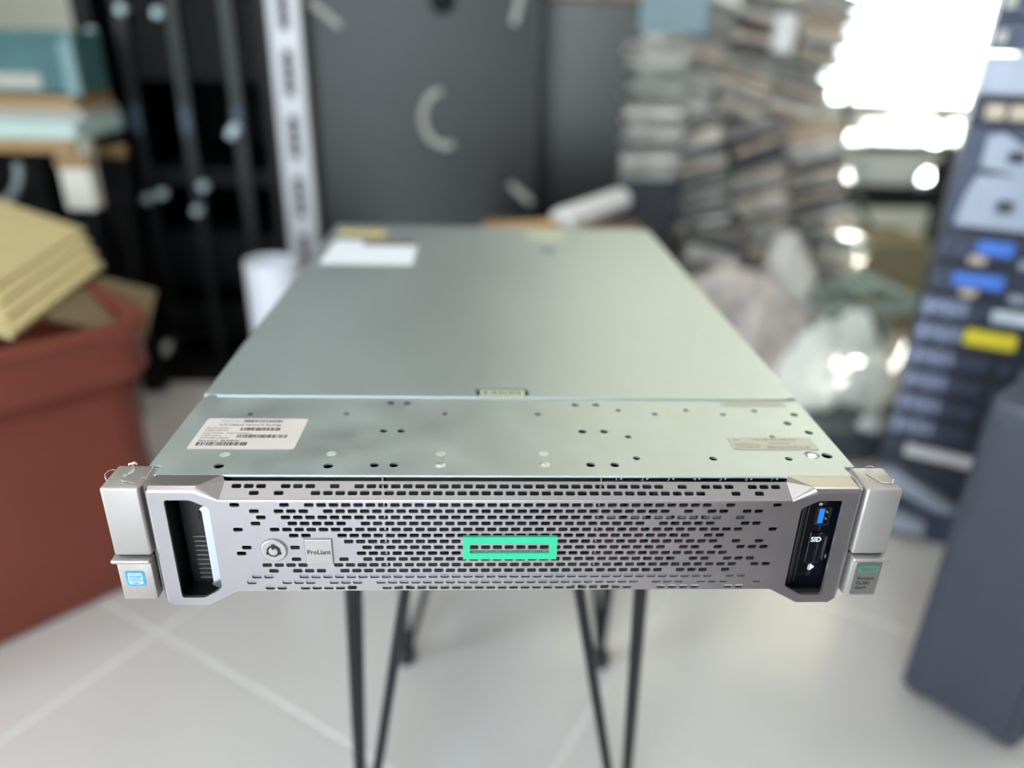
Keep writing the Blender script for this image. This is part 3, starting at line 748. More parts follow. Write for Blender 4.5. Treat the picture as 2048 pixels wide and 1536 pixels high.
cu = MB(); cu.tube([(-.2410, -.006, -.001), (-.2428, -.004, .0004), (-.2440, -.001, .0008), (-.2437, .003, .0006), (-.2424, .005, .0002), (-.2410, .005, 0.0)], .00022, 6); cu.build('film_curl', M_FILM, earL)
cu = MB(); cu.tube([(-.2412, -.002, -.002), (-.2446, .000, -.0012), (-.2450, .0015, -.0006), (-.2425, .0028, -.0008)], .0003, 6); cu.build('film_curl', mat('red_thread', (120, 36, 34), 0.6, noise=0.1, nscale=100), earL)
ribbon([(.2268, .0040, 0), (.2272, .0010, .0002), (.2285, -.0015, 0), (.2300, -.0050, .0003), (.2315, -.0075, 0), (.2345, -.0090, .0002), (.2372, -.0088, 0), (.2392, -.0062, .0004), (.2400, -.0040, 0)], .0006, .0007, 'torn_film', earR)
ribbon([(.2300, .0108, 0), (.2325, .0110, .0006), (.2345, .0104, 0)], .0006, .001, 'torn_film', earR)

# ------------------------------------------------------------------ surroundings
M_TERRA = mat('terracotta_plastic', (110, 48, 32), 0.5, noise=0.05, nscale=5)
M_CARD = mat('beige_cardboard', (206, 188, 140), 0.8, noise=0.05, nscale=12, stretch=(1, 10, 1))
M_CARDB = mat('brown_cardboard', (118, 100, 74), 0.85, noise=0.06, nscale=10)
M_RACK = mat('black_painted_steel', (11, 12, 15), 0.5, spec=0.2, noise=0.1, nscale=20)
M_RACKIN = mat('rack_inside_black', (9, 10, 13), 0.6, spec=0.15, noise=0.1, nscale=20)
M_RAIL = mat('white_galvanised_rail', (190, 189, 196), 0.45, 0.2, noise=0.03, nscale=20)
M_DGREY = mat('dark_grey_steel_panel', (28, 29, 33), 0.42, 0.0, spec=0.45, noise=0.05, nscale=4)
M_LGREY = mat('light_grey_plastic', (176, 174, 168), 0.5, noise=0.04, nscale=30)
M_GLINT = mat('pale_glint', (196, 212, 220), 0.4, 0.3, noise=0.05, nscale=60)
M_BLUEG = mat('blue_grey_steel', (60, 64, 76), 0.45, noise=0.06, nscale=20)
M_FOAM = mat('white_foam', (232, 230, 232), 0.7, noise=0.03, nscale=20, bump=0.3, bscale=60)
M_NAVY = mat('navy_black_plastic', (40, 44, 58), 0.45, noise=0.1, nscale=40)
M_NAVY2 = mat('blue_grey_chassis', (66, 72, 94), 0.45, 0.2, noise=0.08, nscale=40)
M_LAV = mat('lavender_grey_metal', (140, 148, 176), 0.4, 0.5, noise=0.25, nscale=90)
M_SILV = mat('silver_grey_plastic', (152, 158, 174), 0.42, 0.3, noise=0.04, nscale=30)
M_BLUE = mat('blue_release_tab', (70, 120, 215), 0.4, noise=0.04, nscale=40)
M_YELL = mat('yellow_warning_label', (226, 206, 50), 0.5, noise=0.04, nscale=40)
M_BEIGE = mat('beige_connector_plastic', (196, 178, 160), 0.5, noise=0.06, nscale=60)
M_TEAL = mat('teal_plastic', (72, 110, 116), 0.3, noise=0.1, nscale=14)
M_CYANW = mat('pale_cyan_laminate', (190, 212, 212), 0.35, noise=0.03, nscale=10)
M_OAK = mat('honey_wood', (160, 128, 88), 0.5, noise=0.12, nscale=8, stretch=(12, 1, 1))
M_GREENG = mat('grey_green_steel', (128, 142, 136), 0.45, 0.2, noise=0.05, nscale=20)
M_PLAS = thin_plastic('crumpled_white_plastic', (250, 251, 250), 0.6)
M_BAG = mat('dusty_plastic_bag', (190, 180, 174), 0.3, noise=0.3, nscale=16, bump=0.5, bscale=30)

# terracotta tub with cardboard sheets
tub = thing('storage_tub', 'large square terracotta-brown tub on the floor at the left', 'tub', (-.535, .675, 0), math.radians(135))
def loft(prof, w, name, m, parent, r=.06):
    """rounded-square tub wall: prof = (outset, z); square of side w in the local +X/+Y quadrant"""
    q = MB(); rings = []
    for (o_, z_) in prof: rings.append([q.bm.verts.new((x, y, z_)) for x, y in rrect(-o_, w + o_, -o_, w + o_, r, 8)])
    n = len(rings[0])
    for i in range(len(rings) - 1):
        for k in range(n): q.bm.faces.new((rings[i][k], rings[i][(k + 1) % n], rings[i + 1][(k + 1) % n], rings[i + 1][k]))
    return q, rings
q, rg = loft([(-.012, 0), (-.004, .006), (0, .02), (.004, .20), (.004, .362), (-.004, .362), (-.012, .03)], .56, 'body', M_TERRA, tub)
q.bm.faces.new(rg[0]); q.bm.faces.new(rg[-1]); q.build('body', M_TERRA, tub, smooth=True)
q, rg = loft([(.003, .370), (.014, .366), (.022, .376), (.021, .420), (.024, .434), (.030, .446), (.028, .458), (.016, .460), (.006, .454), (.003, .370)], .56, 'rim', M_TERRA, tub); q.build('rim', M_TERRA, tub, smooth=True)
q, rg = loft([(.004, .340), (.009, .342), (.009, .352), (.004, .355)], .56, 'rib', M_TERRA, tub); q.build('rib', M_TERRA, tub, smooth=True)
def board(name, c, u, v, th, m, label, cat, group=None):
    """flat board: corner c, edge vectors u, v, thickness th along the normal; origin at its lowest corner"""
    c, u, v = Vector(c), Vector(u), Vector(v); n = u.cross(v).normalized() * th
    o = MB(); o.prism([(0, 0, 0), u, u + v, v], n)
    return tag(o.build(name, m, None, loc=c), label, cat, group)
for k in range(4):
    board('cardboard_sheet', (-.655 - k * .022, .585 + k * .030, .464 + k * .0125), (-.42, .10, .11), (-.02, .32, .010), .009, M_CARD,
          ('beige cardboard sheet lowest on the tub, lying on its rim', 'second beige cardboard sheet up from the tub rim', 'third beige cardboard sheet up from the tub rim', 'topmost beige cardboard sheet on the tub')[k], 'cardboard', 'cardboard sheets on the tub')
board('cardboard_flap', (-.530, .70, .415), (-.16, -.03, .055), (-.06, .20, .012), .006, M_CARDB, 'brown cardboard flap hanging over the right edge of the tub', 'cardboard')

# bench with teal crate at the far left
bn = thing('work_bench', 'pale cyan topped bench with honey wood edge behind the tub', 'bench', (-1.25, 1.35, 0))
MB().box(-.42, .425, -.15, .07, .640, .675, .004).build('bench_top', M_CYANW, bn)
MB().box(-.42, .425, -.165, -.150, .618, .642).build('edge_strip', M_OAK, bn)
for (x, y) in ((.40, -.12), (-.38, -.12), (.40, .045), (-.38, .045)):
    l = MB(); l.box(x - .03, x + .03, y - .02, y + .02, .50, .640, .004); lo = l.build('leg', mat('white_leg_sleeve', (226, 220, 210), 0.5, noise=0.05, nscale=20) if y < 0 else M_RACK, bn)
    MB().box(x - .026, x + .026, y - .017, y + .017, 0, .50).build('leg_core', M_RACK, lo)
    MB().box(x - .033, x + .033, y - .022, y + .0, .585, .612).build('leg_band', M_OAK, lo)
cr = thing('plastic_crate', 'teal translucent plastic crate on the bench', 'crate', (-1.06, 1.335, .676))
b = MB(); w, d, h = .22, .08, .165
b.box(-w, w, -d, d, .045, .05)
for (x0, x1, y0, y1) in ((-w, w, -d, -d + .005), (-w, w, d - .005, d), (-w, -w + .005, -d, d), (w - .005, w, -d, d)): b.box(x0, x1, y0, y1, .045, h)
b.build('crate_shell', M_TEAL, cr)
MB().box(-w - .008, w + .008, -d - .008, -d, h - .02, h, .003).build('crate_rim', M_TEAL, cr)
MB().box(w - .012, w + .016, -d - .006, -d + .012, .045, h, .003).build('crate_corner', mat('pale_teal_plastic', (120, 152, 158), 0.35, noise=0.05, nscale=20), cr)
MB().box(-w, w + .01, -d, d, .0, .018).build('crate_runner', M_LGREY, cr)
MB().box(.06, w, -d - .006, d, .019, .044).build('crate_wedge', M_OAK, cr)
MB().box(-.18, .16, -d - .001, d - .01, .055, .085).build('crate_contents', M_LGREY, cr)
cb = MB(); cb.tube([(-1.01 + .075 * math.cos(math.pi + math.pi * k / 16), 1.17, .600 + .085 * math.sin(math.pi + math.pi * k / 16) + .0) for k in range(17)], .008, 8)
tag(cb.build('cable_loop', mat('grey_cable', (140, 150, 156), 0.4, noise=0.05, nscale=30), smooth=True), 'grey cable hanging in a loop below the bench top', 'cable')
cs = thing('equipment_case', 'black case added to make the dark under the bench', 'case', (-1.20, 1.42, 0))  # black box put in to fill the dark below the bench top
MB().box(-.33, .24, -.12, .20, .012, .60, .01).build('case_body', M_RACKIN, cs); MB().box(-.05, .10, -.145, -.12, .42, .45, .006).build('case_handle', M_RACK, cs)
for x in (-.28, .19): MB().box(x - .02, x + .02, -.08, .15, 0, .013).build('case_foot', M_RACK, cs)

# open black rack cabinet
rk = thing('rack_cabinet', 'tall black open rack cabinet between the bench and the white rail', 'rack', (-.690, 1.80, 0))
RW, RD, RH = .195, .34, 1.95
for (x, y) in ((-RW, -RD), (RW, -RD), (-RW, RD), (RW, RD)): MB().box(x - .02, x + .02, y - .02, y + .02, 0, RH, .003).build('post', M_RACK, rk)
MB().box(-RW + .02, RW - .02, -RD - .02, RD + .02, 0, .05).build('base', M_RACK, rk); MB().box(-RW - .02, RW + .02, -RD - .02, RD + .02, RH, RH + .03).build('roof', M_RACK, rk)
MB().box(-RW - .018, -RW - .012, -RD + .02, RD - .02, .05, RH).build('side_panel', M_RACKIN, rk); MB().box(RW + .012, RW + .018, -RD + .02, RD - .02, .05, RH).build('side_panel', M_RACKIN, rk)
MB().box(-RW + .02, RW - .02, RD - .005, RD + .005, .05, RH).build('back_panel', M_RACKIN, rk)
for x in (-.135, -.020, .10):
    r = MB(); r.box(x - .012, x + .012, -RD + .03, -RD + .05, .05, RH); ro = r.build('mounting_rail', mat('rail_dark', (20, 23, 26), 0.4, 0.1, noise=0.1, nscale=30), rk)
    MB().box(x - .009, x + .009, -RD + .024, -RD + .031, .625, .685).build('rail_glint', mat('slate_blue_glint', (66, 84, 104), 0.4, noise=0.05, nscale=60), ro)  # bluish block imitates a highlight on the rail
for z, h in ((.10, .09), (.25, .13), (.50, .04), (.74, .18), (1.0, .2)):
    MB().box(-RW + .024, RW - .024, -RD + .055, RD - .1, z, z + h, .004).build('equipment_blank', M_RACKIN, rk)
for (x, z) in ((-.829, .472), (-.791, .485), (-.689, .505), (-.712, .446), (-.597, .640), (-.606, .628), (-.871, .838), (-.880, .503), (-.812, .885), (-.735, .880)):  # bolt heads made large and pale to imitate blurred glints
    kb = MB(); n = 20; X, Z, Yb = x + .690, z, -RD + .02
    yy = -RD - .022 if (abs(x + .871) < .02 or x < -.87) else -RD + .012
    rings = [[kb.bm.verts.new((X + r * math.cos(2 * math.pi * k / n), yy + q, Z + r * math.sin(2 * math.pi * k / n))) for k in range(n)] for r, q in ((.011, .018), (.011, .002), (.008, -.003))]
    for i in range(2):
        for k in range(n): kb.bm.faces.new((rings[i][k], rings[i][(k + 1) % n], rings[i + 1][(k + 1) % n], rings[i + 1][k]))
    kb.bm.faces.new(rings[2]); kb.build('glint_bolt_head', M_GLINT, rk, smooth=True)

# perforated white rail
rl = MB(); zs = []
for k in range(-2, 8):
    for q in range(4):
        zc = .835 - .1365 * k - .034 - q * .0240
        if .03 < zc < 1.25: zs.append(zc)
zs.sort(); SW = .0112
rl.box(-.034, -SW, 0, .003, 0, 1.30); rl.box(SW, .034, 0, .003, 0, 1.30)
ze = [0.0] + [v for zc in zs for v in (zc - .0106, zc + .0106)] + [1.30]
for k in range(0, len(ze), 2): rl.box(-SW, SW, 0, .003, ze[k], ze[k + 1])
rl.box(-.034, -.031, .003, .028, 0, 1.30); rl.box(.031, .034, .003, .028, 0, 1.30)
rlo = rl.build('perforated_rail', M_RAIL, None, loc=(-.4500, 1.435, 0)); MB().box(-.030, .030, .012, .020, .0, 1.29).build('slot_dark_backing', M_RACKIN, rlo)  # black strip added behind the slots to darken them
tag(rlo, 'white upright rail with punched slots beside the black rack', 'rail')

# dark panels
pa = thing('cabinet_panel', 'wide dark grey cabinet panel with a pale curved handle behind the server', 'panel', (-.145, 1.52, 0))
MB().box(-.268, .268, -.012, .012, 0, 1.62, .004).build('panel_sheet', M_DGREY, pa)
c = MB(); c.tube([(.040 + .052 * math.cos(math.radians(a)), -.024, .672 + .062 * math.sin(math.radians(a))) for a in range(100, 300, 10)], .0085, 8); c.build('curved_handle', M_LGREY, pa, smooth=True)
for (x0, z0, x1, z1) in ((-.262, .915, -.195, .862), (.199, .520, .252, .476), (.199, .878, .215, .945)):
    s_ = MB(); s_.rod((x0, -.016, z0), (x1, -.016, z1), .0085); s_.build('corner_bar', M_LGREY, pa, smooth=True)
c = MB(); c.rod((.037, -.018, .925), (.037, -.010, .925), .03, n=24); c.build('round_plug', M_RACKIN, pa)
pb = thing('cabinet_panel', 'narrow dark grey cabinet panel with wooden top edge right of the wide one', 'panel', (.262, 1.72, 0), math.radians(-6))
MB().box(-.125, .132, -.012, .012, 0, .945, .004).build('panel_sheet', mat('charcoal_panel', (32, 34, 33), 0.36, 0.0, spec=0.6, noise=0.05, nscale=4), pb)
MB().box(-.128, .136, -.022, .022, .946, .975, .003).build('wooden_edge', M_OAK, pb)

# box with cardboard tube and foam roll behind the server
bx = thing('cardboard_box', 'closed brown cardboard box behind the server', 'box', (.165, 1.17, 0))
MB().box(-.17, .17, -.13, .13, 0, .478, .003).build('box_body', M_CARDB, bx); MB().box(-.17, .17, -.025, .025, .478, .479).build('tape', mat('tan_tape', (176, 150, 104), 0.3, noise=0.03, nscale=20), bx)
rol = MB(); rol.rod((.148, 1.150, .507), (.312, 1.400, .507), .0275, n=28); tag(rol.build('foam_roll', M_FOAM, smooth=True), 'white foam roll lying behind the server', 'roll')
tub2 = MB(); tub2.rod((-.012, 1.075, .4975), (.138, 1.136, .4975), .018, n=24); tag(tub2.build('cardboard_tube', mat('orange_brown_cardboard', (186, 148, 104), 0.8, noise=0.05, nscale=14), smooth=True), 'thin brown cardboard tube at the end of the foam roll', 'tube')
pr = MB(); pr.lathe([(0, 0), (.048, 0), (.048, .452), (.044, .452), (.044, .03), (0, .03)], n=36); tag(pr.build('paper_roll', mat('white_paper', (228, 228, 238), 0.6, noise=0.02, nscale=10), None, loc=(-.420, 1.02, 0), smooth=True), 'white paper roll standing on the floor left of the server', 'paper roll')

# heap of drive trays
random.seed(4)
def tray_mesh(name, m):
    t = MB(); t.box(-.07, .07, -.05, .05, 0, .003); t.box(-.07, .07, -.05, -.047, .003, .015); t.box(-.07, .07, .047, .05, .003, .015); t.box(.062, .07, -.047, .047, .003, .016); t.box(-.06, .055, -.043, .043, .003, .011)
    bmesh.ops.recalc_face_normals(t.bm, faces=list(t.bm.faces)); me = bpy.data.meshes.new(name); t.bm.to_mesh(me); t.bm.free(); me.materials.append(m); return me
TR = [tray_mesh('drive_tray', mat('tray_' + n_, c_, 0.5, 0.2, noise=0.25, nscale=50)) for n_, c_ in (('grey', (150, 149, 145)), ('warm', (188, 168, 150)), ('pale', (204, 198, 190)), ('dark', (62, 64, 72)), ('mid', (128, 124, 122)))]
hb = thing('pallet_box', 'grey cartons carrying the heap of drive trays', 'box', (.70, 1.80, 0))
MB().box(-.26, .26, -.045, .10, 0, .545, .004).build('carton_body', mat('grey_carton', (112, 110, 108), 0.8, noise=0.1, nscale=12), hb)
MB().box(-.18, .26, -.215, -.080, 0, .275, .004).build('carton_body', MATS['grey_carton'], hb)
GH = 'drive trays in the blurred heap'
TONE = ('mid grey', 'warm beige', 'pale', 'dark grey', 'dull brown-grey')
def column(x, y, z0, n, lean, w, where):
    a_ = math.radians(lean); p_ = .0190
    for k in range(n):
        t_ = random.choices((0, 1, 2, 3, 4), w)[0]
        o = link('drive_tray', TR[t_]); o.location = (x + k * p_ * math.sin(a_), y + random.uniform(-.006, .006), z0 + .02 + k * p_ * math.cos(a_))
        o.rotation_euler = (random.uniform(-.04, .04), a_ + random.uniform(-.07, .07), random.uniform(-.3, .3)); tag(o, '%s drive tray %s' % (TONE[t_], where), 'tray', GH)
cl = thing('dark_carton', 'dark carton under the neat column of drive trays', 'box', (.415, 1.60, 0))
MB().box(-.068, .068, -.055, .055, 0, .53, .004).build('carton_body', mat('dark_carton', (50, 52, 60), 0.7, noise=0.1, nscale=12), cl)
column(.415, 1.60, .512, 17, 0, (5, 0, 5, 0, 2), 'in the upright column at the left of the heap')
for x in (.53, .69, .85): column(x - .03, 1.80, .560, 21 if x < .8 else 22, 13, (4, 4, 4, 1, 3), 'in the highest leaning row at the back of the heap')
for x in (.62, .78, .94): column(x, 1.665, .292, 19, -14, (4, 4, 3, 2, 3), 'in the middle leaning row of the heap')
for x in (.54, .70, .86): column(x, 1.525, .015, 20, 9, (4, 2, 4, 3, 3), 'in the lowest leaning row at the front of the heap')
cg = thing('plastic_crate', 'blue-grey translucent crate on top of the dark panel and heap', 'crate', (.462, 1.75, .875))
b = MB()
for (x0, x1, y0, y1) in ((-.085, .085, -.07, -.066), (-.085, .085, .066, .07), (-.085, -.081, -.066, .066), (.081, .085, -.066, .066)): b.box(x0, x1, y0, y1, 0, .13)
b.box(-.085, .085, -.07, .07, -.004, 0); b.build('crate_shell', mat('blue_grey_plastic', (136, 158, 168), 0.35, noise=0.05, nscale=20), cg)
MB().box(-.09, .09, -.075, .075, .13, .14, .003).build('crate_lid', MATS['blue_grey_plastic'], cg)
cup = MB(); cup.lathe([(0, 0), (.028, 0), (.032, .09), (.029, .09), (.026, .004), (0, .004)], n=24); tag(cup.build('white_cup', M_FOAM, None, loc=(.770, 1.74, .835), smooth=True), 'white cup standing on top of the tray heap', 'cup')
pl = MB(); pl.tube([(.985, 1.72, .0), (.980, 1.72, .45), (.965, 1.72, .80), (.960, 1.72, 1.1)], .010, 10); tag(pl.build('black_pole', M_RACK, smooth=True), 'thin black pole standing at the right of the heap', 'pole')

from mathutils import noise as mnoise
def lump(name, c, r, m, label, cat, seed, amp=.3, sub=5, group=None, open_back=False):
    """crumpled sheet-like lump: ridged noise folds over a squashed ball, flat underneath"""
    t = bmesh.new(); bmesh.ops.create_icosphere(t, subdivisions=sub, radius=1.0)
    off = Vector((seed * 3.7, seed * 1.3, seed * 2.1))
    for v in t.verts:
        d = 1.5 * (mnoise.ridged_multi_fractal(v.co * 2.0 + off, .9, 2.1, 4, 1.0, 2.0) - 1.0)
        d2 = mnoise.noise(v.co * 1.1 + off)
        k = 1 + amp * (.45 * d + 1.1 * d2)
        z = v.co.z * k
        v.co = Vector((v.co.x * k * r[0], v.co.y * k * r[1], max(-.7, z) * r[2] + .7 * r[2]))
    if open_back:
        bmesh.ops.delete(t, geom=[f for f in t.faces if f.calc_center_median().y > r[1] * .15], context='FACES')
    me = bpy.data.meshes.new(name); t.to_mesh(me); t.free(); me.materials.append(m)
    return tag(link(name, me, None, c), label, cat, group)
lump('plastic_bag', (.605, 1.31, .0), (.175, .11, .215), M_BAG, 'dusty pinkish-grey plastic bag slumped below the tray heap', 'bag', 5, .22)
lump('plastic_bag', (.760, 1.405, .0), (.085, .05, .245), mat('pale_plastic_bag', (200, 194, 188), 0.35, noise=0.25, nscale=16), 'pale crumpled plastic bag at the right of the heap', 'bag', 15, .2)

# open grey-green frame with crumpled white plastic
fr = thing('steel_stand', 'open grey-green steel stand on the floor right of the server', 'stand', (.91, 1.33, 0))
def bar(a, b_, w, name='frame_bar', m=M_GREENG): q = MB(); q.rod(a, b_, w, n=4); return q.build(name, m, fr)
for (a, b_) in (((-.10, -.06, .285), (.13, -.06, .285)), ((-.10, .09, .285), (.13, .09, .285)), ((-.10, -.06, .285), (-.10, .09, .285)), ((.13, -.06, .285), (.13, .09, .285)), ((.02, .09, .33), (.17, -.04, .275)),
                ((.13, -.06, 0), (.13, -.06, .28)), ((-.10, -.06, 0), (-.10, -.06, .28)), ((.13, .09, 0), (.13, .09, .28)), ((-.10, .09, 0), (-.10, .09, .28)), ((-.10, -.06, .03), (.13, -.06, .03)), ((-.10, .09, .03), (.13, .09, .03))):
    bar(a, b_, .016)
MB().box(-.09, .12, -.05, .08, .012, .024).build('frame_tray', M_DARKIN, fr)
lump('plastic_sheet', (.745, 1.17, .084), (.060, .05, .11), M_PLAS, 'crumpled white plastic nearest the server edge', 'plastic', 21, .3, open_back=True)
lump('plastic_sheet', (.835, 1.20, .084), (.070, .055, .12), M_PLAS, 'large crumpled white plastic in the middle below the frame', 'plastic', 22, .3, open_back=True)
lump('plastic_sheet', (.910, 1.20, .060), (.040, .045, .085), M_PLAS, 'crumpled white plastic at the right end below the frame', 'plastic', 23, .3, open_back=True)
lump('plastic_sheet', (.860, 1.06, .030), (.040, .03, .040), mat('pale_grey_plastic', (216, 216, 218), 0.3, noise=0.05, nscale=20), 'small pale plastic scrap in front of the white plastics', 'plastic', 25, .3)
lump('plastic_sheet', (.925, 1.05, .030), (.034, .03, .036), MATS['pale_grey_plastic'], 'small pale plastic scrap nearest the stacked servers', 'plastic', 27, .3)
dk = thing('equipment_case', 'low black equipment case on the floor under the white plastics', 'case', (.775, 1.115, 0))
MB().box(-.10, .10, -.085, .085, .006, .080, .006).build('case_body', mat('slate_case', (74, 80, 82), 0.4, 0.2, noise=0.2, nscale=20), dk)
for (x, y) in ((-.08, -.06), (.08, -.06), (-.08, .06), (.08, .06)): MB().box(x - .012, x + .012, y - .012, y + .012, 0, .007).build('case_foot', M_RACK, dk)
ob = thing('cardboard_box', 'olive brown box standing in for shaded floor far back below the black shelf', 'box', (1.20, 1.99, 0))  # box takes the place of dim floor, its shadow tone in the colour
MB().box(-.17, .20, -.12, .12, 0, .30, .003).build('box_body', mat('olive_shaded_floor', (122, 112, 90), 0.85, noise=0.06, nscale=10), ob); MB().box(-.17, .20, -.02, .02, .30, .301).build('tape', MATS['tan_tape'], ob)

# black shelf unit with white trays in front of the window
sh = thing('shelf_unit', 'black two-tier shelf unit in front of the bright window', 'shelf', (1.44, 2.35, 0))
MB().box(-.34, .36, -.20, .20, .355, .425, .006).build('shelf_board', M_RACK, sh); MB().box(-.34, .36, -.14, .20, .535, .560, .004).build('shelf_board', M_RACK, sh)
for (x, y) in ((-.32, -.12), (.34, -.12), (-.32, .18), (.34, .18)): MB().box(x - .015, x + .015, y - .015, y + .015, 0, .56).build('leg', M_RACK, sh)
b = MB(); b.rod((-.20, -.20, .43), (-.10, -.22, .26), .012); b.build('brace', mat('grey_brace', (90, 92, 92), 0.4, noise=0.05, nscale=20), sh)
lump('plastic_sheet', (1.395, 2.24, .426), (.125, .07, .066), M_PLAS, 'white plastic heaped on the lower black shelf', 'plastic', 41, .15, open_back=True)
lump('plastic_sheet', (1.45, 2.31, .561), (.130, .06, .052), M_PLAS, 'white plastic heaped on the upper black shelf', 'plastic', 42, .15, open_back=True)
lump('plastic_sheet', (1.68, 2.32, .561), (.065, .05, .045), M_PLAS, 'small white plastic at the right end of the upper shelf', 'plastic', 43, .15, open_back=True)
lump('plastic_sheet', (1.17, 2.24, .426), (.05, .05, .035), mat('pale_mint_plastic', (206, 226, 218), 0.3, noise=0.05, nscale=20), 'pale mint plastic at the left end of the lower black shelf', 'plastic', 31, .25)
lump('office_bag', (1.66, 2.28, .426), (.07, .06, .055), mat('charcoal_cloth', (58, 60, 62), 0.8, noise=0.2, nscale=20), 'charcoal bag at the right end of the lower black shelf', 'bag', 33, .25)

# stack of servers at the right
SR = math.radians(-30.7); SC = Vector((.735, .800, 0))
def unit(z0, z1, label, m=M_NAVY):
    o = thing('stacked_server', label, 'server', (SC.x, SC.y, z0), SR, 'servers stacked at the right')
    MB().box(0, .44, .004, .38, .001, z1 - z0 - .001, .002).build('unit_body', m, o)
    return o, z1 - z0
def ubox(o, x0, x1, z0, z1, d, m, name): return MB().box(x0, x1, -d, .006, z0, z1, min(.002, d * .3)).build(name, m, o)
def polyp(o, pts, d, m, name):
    q = MB(); q.prism([(x, .005, z) for x, z in pts], (0, -d - .005, 0)); return q.build(name, m, o)
z = 0.0
base, h = unit(0, .075, 'bottom server of the stack at the right, lying on the floor', M_NAVY2)
polyp(base, [(.0, .015), (.10, .02), (.10, .05), (.0, .062)], .02, M_SILV, 'handle')
u, h = unit(.076, .160, 'second server from the floor in the right stack, with silver handle')
polyp(u, [(.0, .060), (.03, .065), (.14, .015), (.13, .003), (.10, .004), (.0, .040)], .02, M_SILV, 'handle')
u, h = unit(.161, .205, 'server with a pale label strip low in the right stack')
ubox(u, .035, .145, .010, .030, .006, mat('pale_label_strip', (206, 202, 208), 0.5, noise=0.03, nscale=40), 'label_strip')
for k, (a, b_) in enumerate(((.206, .250), (.251, .295), (.296, .340), (.341, .385), (.386, .430), (.431, .475))):
    u, h = unit(a, b_, ('vented server just above the one with the pale strip in the right stack', 'second vented server above the pale strip in the right stack', 'third vented server above the pale strip in the right stack',
                        'vented server right below the yellow label in the right stack', 'vented server with the yellow label in the right stack', 'vented server with the white label in the right stack')[k])
    for q in range(7): ubox(u, .004 + q * .017, .017 + q * .017, .006 + .004 * (q % 2), .036, .005, M_LAV if q < 4 else M_NAVY2, 'vent_block')
    if k == 4: ubox(u, .075, .150, .012, .038, .008, M_YELL, 'yellow_label')
    elif k == 5: ubox(u, .105, .185, .012, .032, .007, mat('white_label_strip', (196, 204, 214), 0.5, noise=0.03, nscale=40), 'white_label')
    else:
        for q in range(4): ubox(u, .14 + q * .03, .155 + q * .03, .012, .028, .008, mat('pale_connector', (120, 124, 132), 0.4, 0.3, noise=0.2, nscale=60) if q % 2 else M_NAVY2, 'connector')
for k, (a, b_) in enumerate(((.476, .530), (.531, .590))):
    u, h = unit(a, b_, ('server with the lower blue tab in the right stack', 'server with the upper blue tab in the right stack')[k])
    ubox(u, .035 + .022 * k, .108, .020, .042, .012, M_BLUE, 'blue_tab')
    for q in range(3): ubox(u, .05 + q * .07, .075 + q * .07, .003, .016, .010, M_BEIGE if q != 1 else M_SILV, 'connector')
    for q in range(3): ubox(u, .006 + q * .02, .022 + q * .02, .010, .044, .005, M_NAVY2, 'vent_block')
u, h = unit(.591, .745, 'tall server with big silver handles in the right stack', M_NAVY2)
polyp(u, [(.015, .004), (.16, .004), (.22, .030), (.22, .052), (.09, .086), (.03, .082), (.02, .05)], .02, M_SILV, 'handle')
polyp(u, [(.03, .095), (.06, .090), (.22, .060), (.22, .085), (.08, .128), (.05, .145), (.03, .140)], .02, M_SILV, 'handle')
ubox(u, .065, .088, .030, .048, .026, M_NAVY, 'handle_hole'); ubox(u, .062, .085, .104, .122, .026, M_NAVY, 'handle_hole')
u, h = unit(.746, .785, 'patch panel with beige ports in the right stack')
for q in range(10): ubox(u, .018 + q * .032, .044 + q * .032, .008, .030, .008, M_BEIGE, 'port')
u, h = unit(.786, .845, 'silver fronted unit near the top of the right stack', M_SILV)
ubox(u, .004, .43, .004, .052, .008, M_SILV, 'front_plate'); ubox(u, .095, .110, .034, .044, .011, mat('red_light', (200, 90, 100), 0.4, noise=0.03, nscale=40), 'indicator')
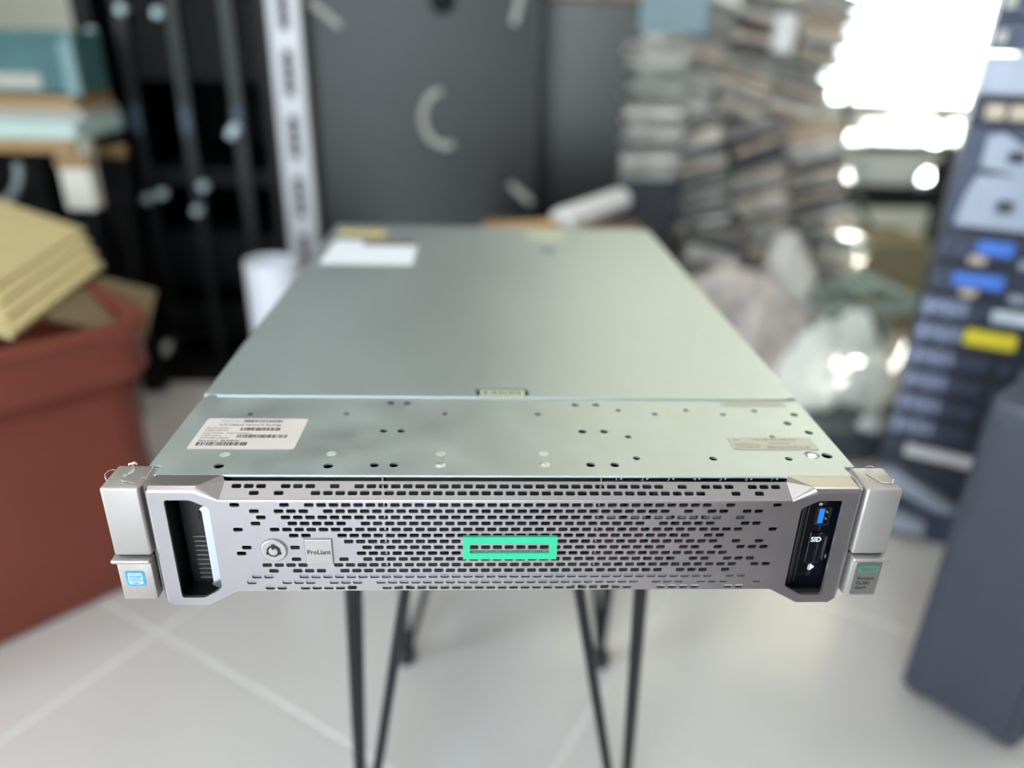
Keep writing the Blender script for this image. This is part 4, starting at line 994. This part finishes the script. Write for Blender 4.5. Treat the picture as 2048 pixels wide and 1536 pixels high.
for k, (a, b_) in enumerate(((.846, .892), (.893, .940), (.941, .99))):
    u, h = unit(a, b_, ('dark network switch with port block, lowest of three on the right stack', 'dark network switch with port block, middle of three on the right stack', 'topmost dark network switch on the right stack')[k], M_NAVY2)
    for q in range(5):
        for w_ in range(2): ubox(u, .05 + q * .022, .064 + q * .022, .006 + w_ * .018, .019 + w_ * .018, .008, M_BEIGE if (q + w_) % 2 else M_LGREY, 'port')
    ubox(u, .006, .02, .012, .03, .012, M_LGREY, 'bracket')

# grey tower box at the right front
tw = thing('computer_tower', 'slate grey tower case on the floor at the right front', 'tower', (.590, .388, 0), math.radians(-50.8))
MB().box(0, .150, 0, .33, .012, .475, .010, 3).build('tower_body', M_BLUEG, tw, smooth=True)
MB().box(.1505, .1545, .012, .318, .03, .46, .002).build('side_cover', mat('slate_side_cover', (72, 78, 94), 0.4, noise=0.05, nscale=20), tw)
MB().box(.012, .138, -.004, .002, .03, .455, .003).build('front_cover', mat('slate_front_cover', (52, 56, 68), 0.45, noise=0.04, nscale=20), tw)
for (x, y) in ((.02, .03), (.13, .03), (.02, .30), (.13, .30)): MB().box(x - .012, x + .012, y - .012, y + .012, 0, .013).build('tower_foot', M_RACK, tw)

# unseen cupboard added behind the camera to darken the right of the bezel
ct = thing('added_cupboard', 'unseen tall brown cupboard added to darken the right of the bezel', 'cupboard', (.86, -.86, 0))
M_CUP = mat('added_cupboard_brown', (96, 76, 62), 0.5, noise=0.15, nscale=5, stretch=(1, 1, 8))
MB().box(-.58, .58, -.36, .36, .06, 1.95, .005).build('cupboard_body', M_CUP, ct)
MB().box(-.60, .60, -.38, .38, 1.95, 1.99, .004).build('cornice', M_CUP, ct)
MB().box(-.55, .55, -.33, .33, 0, .06).build('plinth', M_RACK, ct)
for x in (-.29, .29):
    d_ = MB(); d_.box(x - .275, x + .275, .36, .378, .09, 1.92, .003); d_ = d_.build('door', M_CUP, ct)
    MB().box(x - .01 - math.copysign(.24, x), x + .01 - math.copysign(.24, x), .378, .40, .95, 1.10, .004).build('handle', M_STEEL, d_)

# ------------------------------------------------------------------ lettering becomes plain mesh
dg = bpy.context.evaluated_depsgraph_get()
for o in TEXTS:
    me = bpy.data.meshes.new_from_object(o.evaluated_get(dg))
    n = o.name.split('.')[0]
    p, mw = o.parent, (o.location.copy(), o.rotation_euler.copy(), o.scale.copy())
    bpy.data.objects.remove(o, do_unlink=True)
    q = link(n, me, p); q.location, q.rotation_euler, q.scale = mw
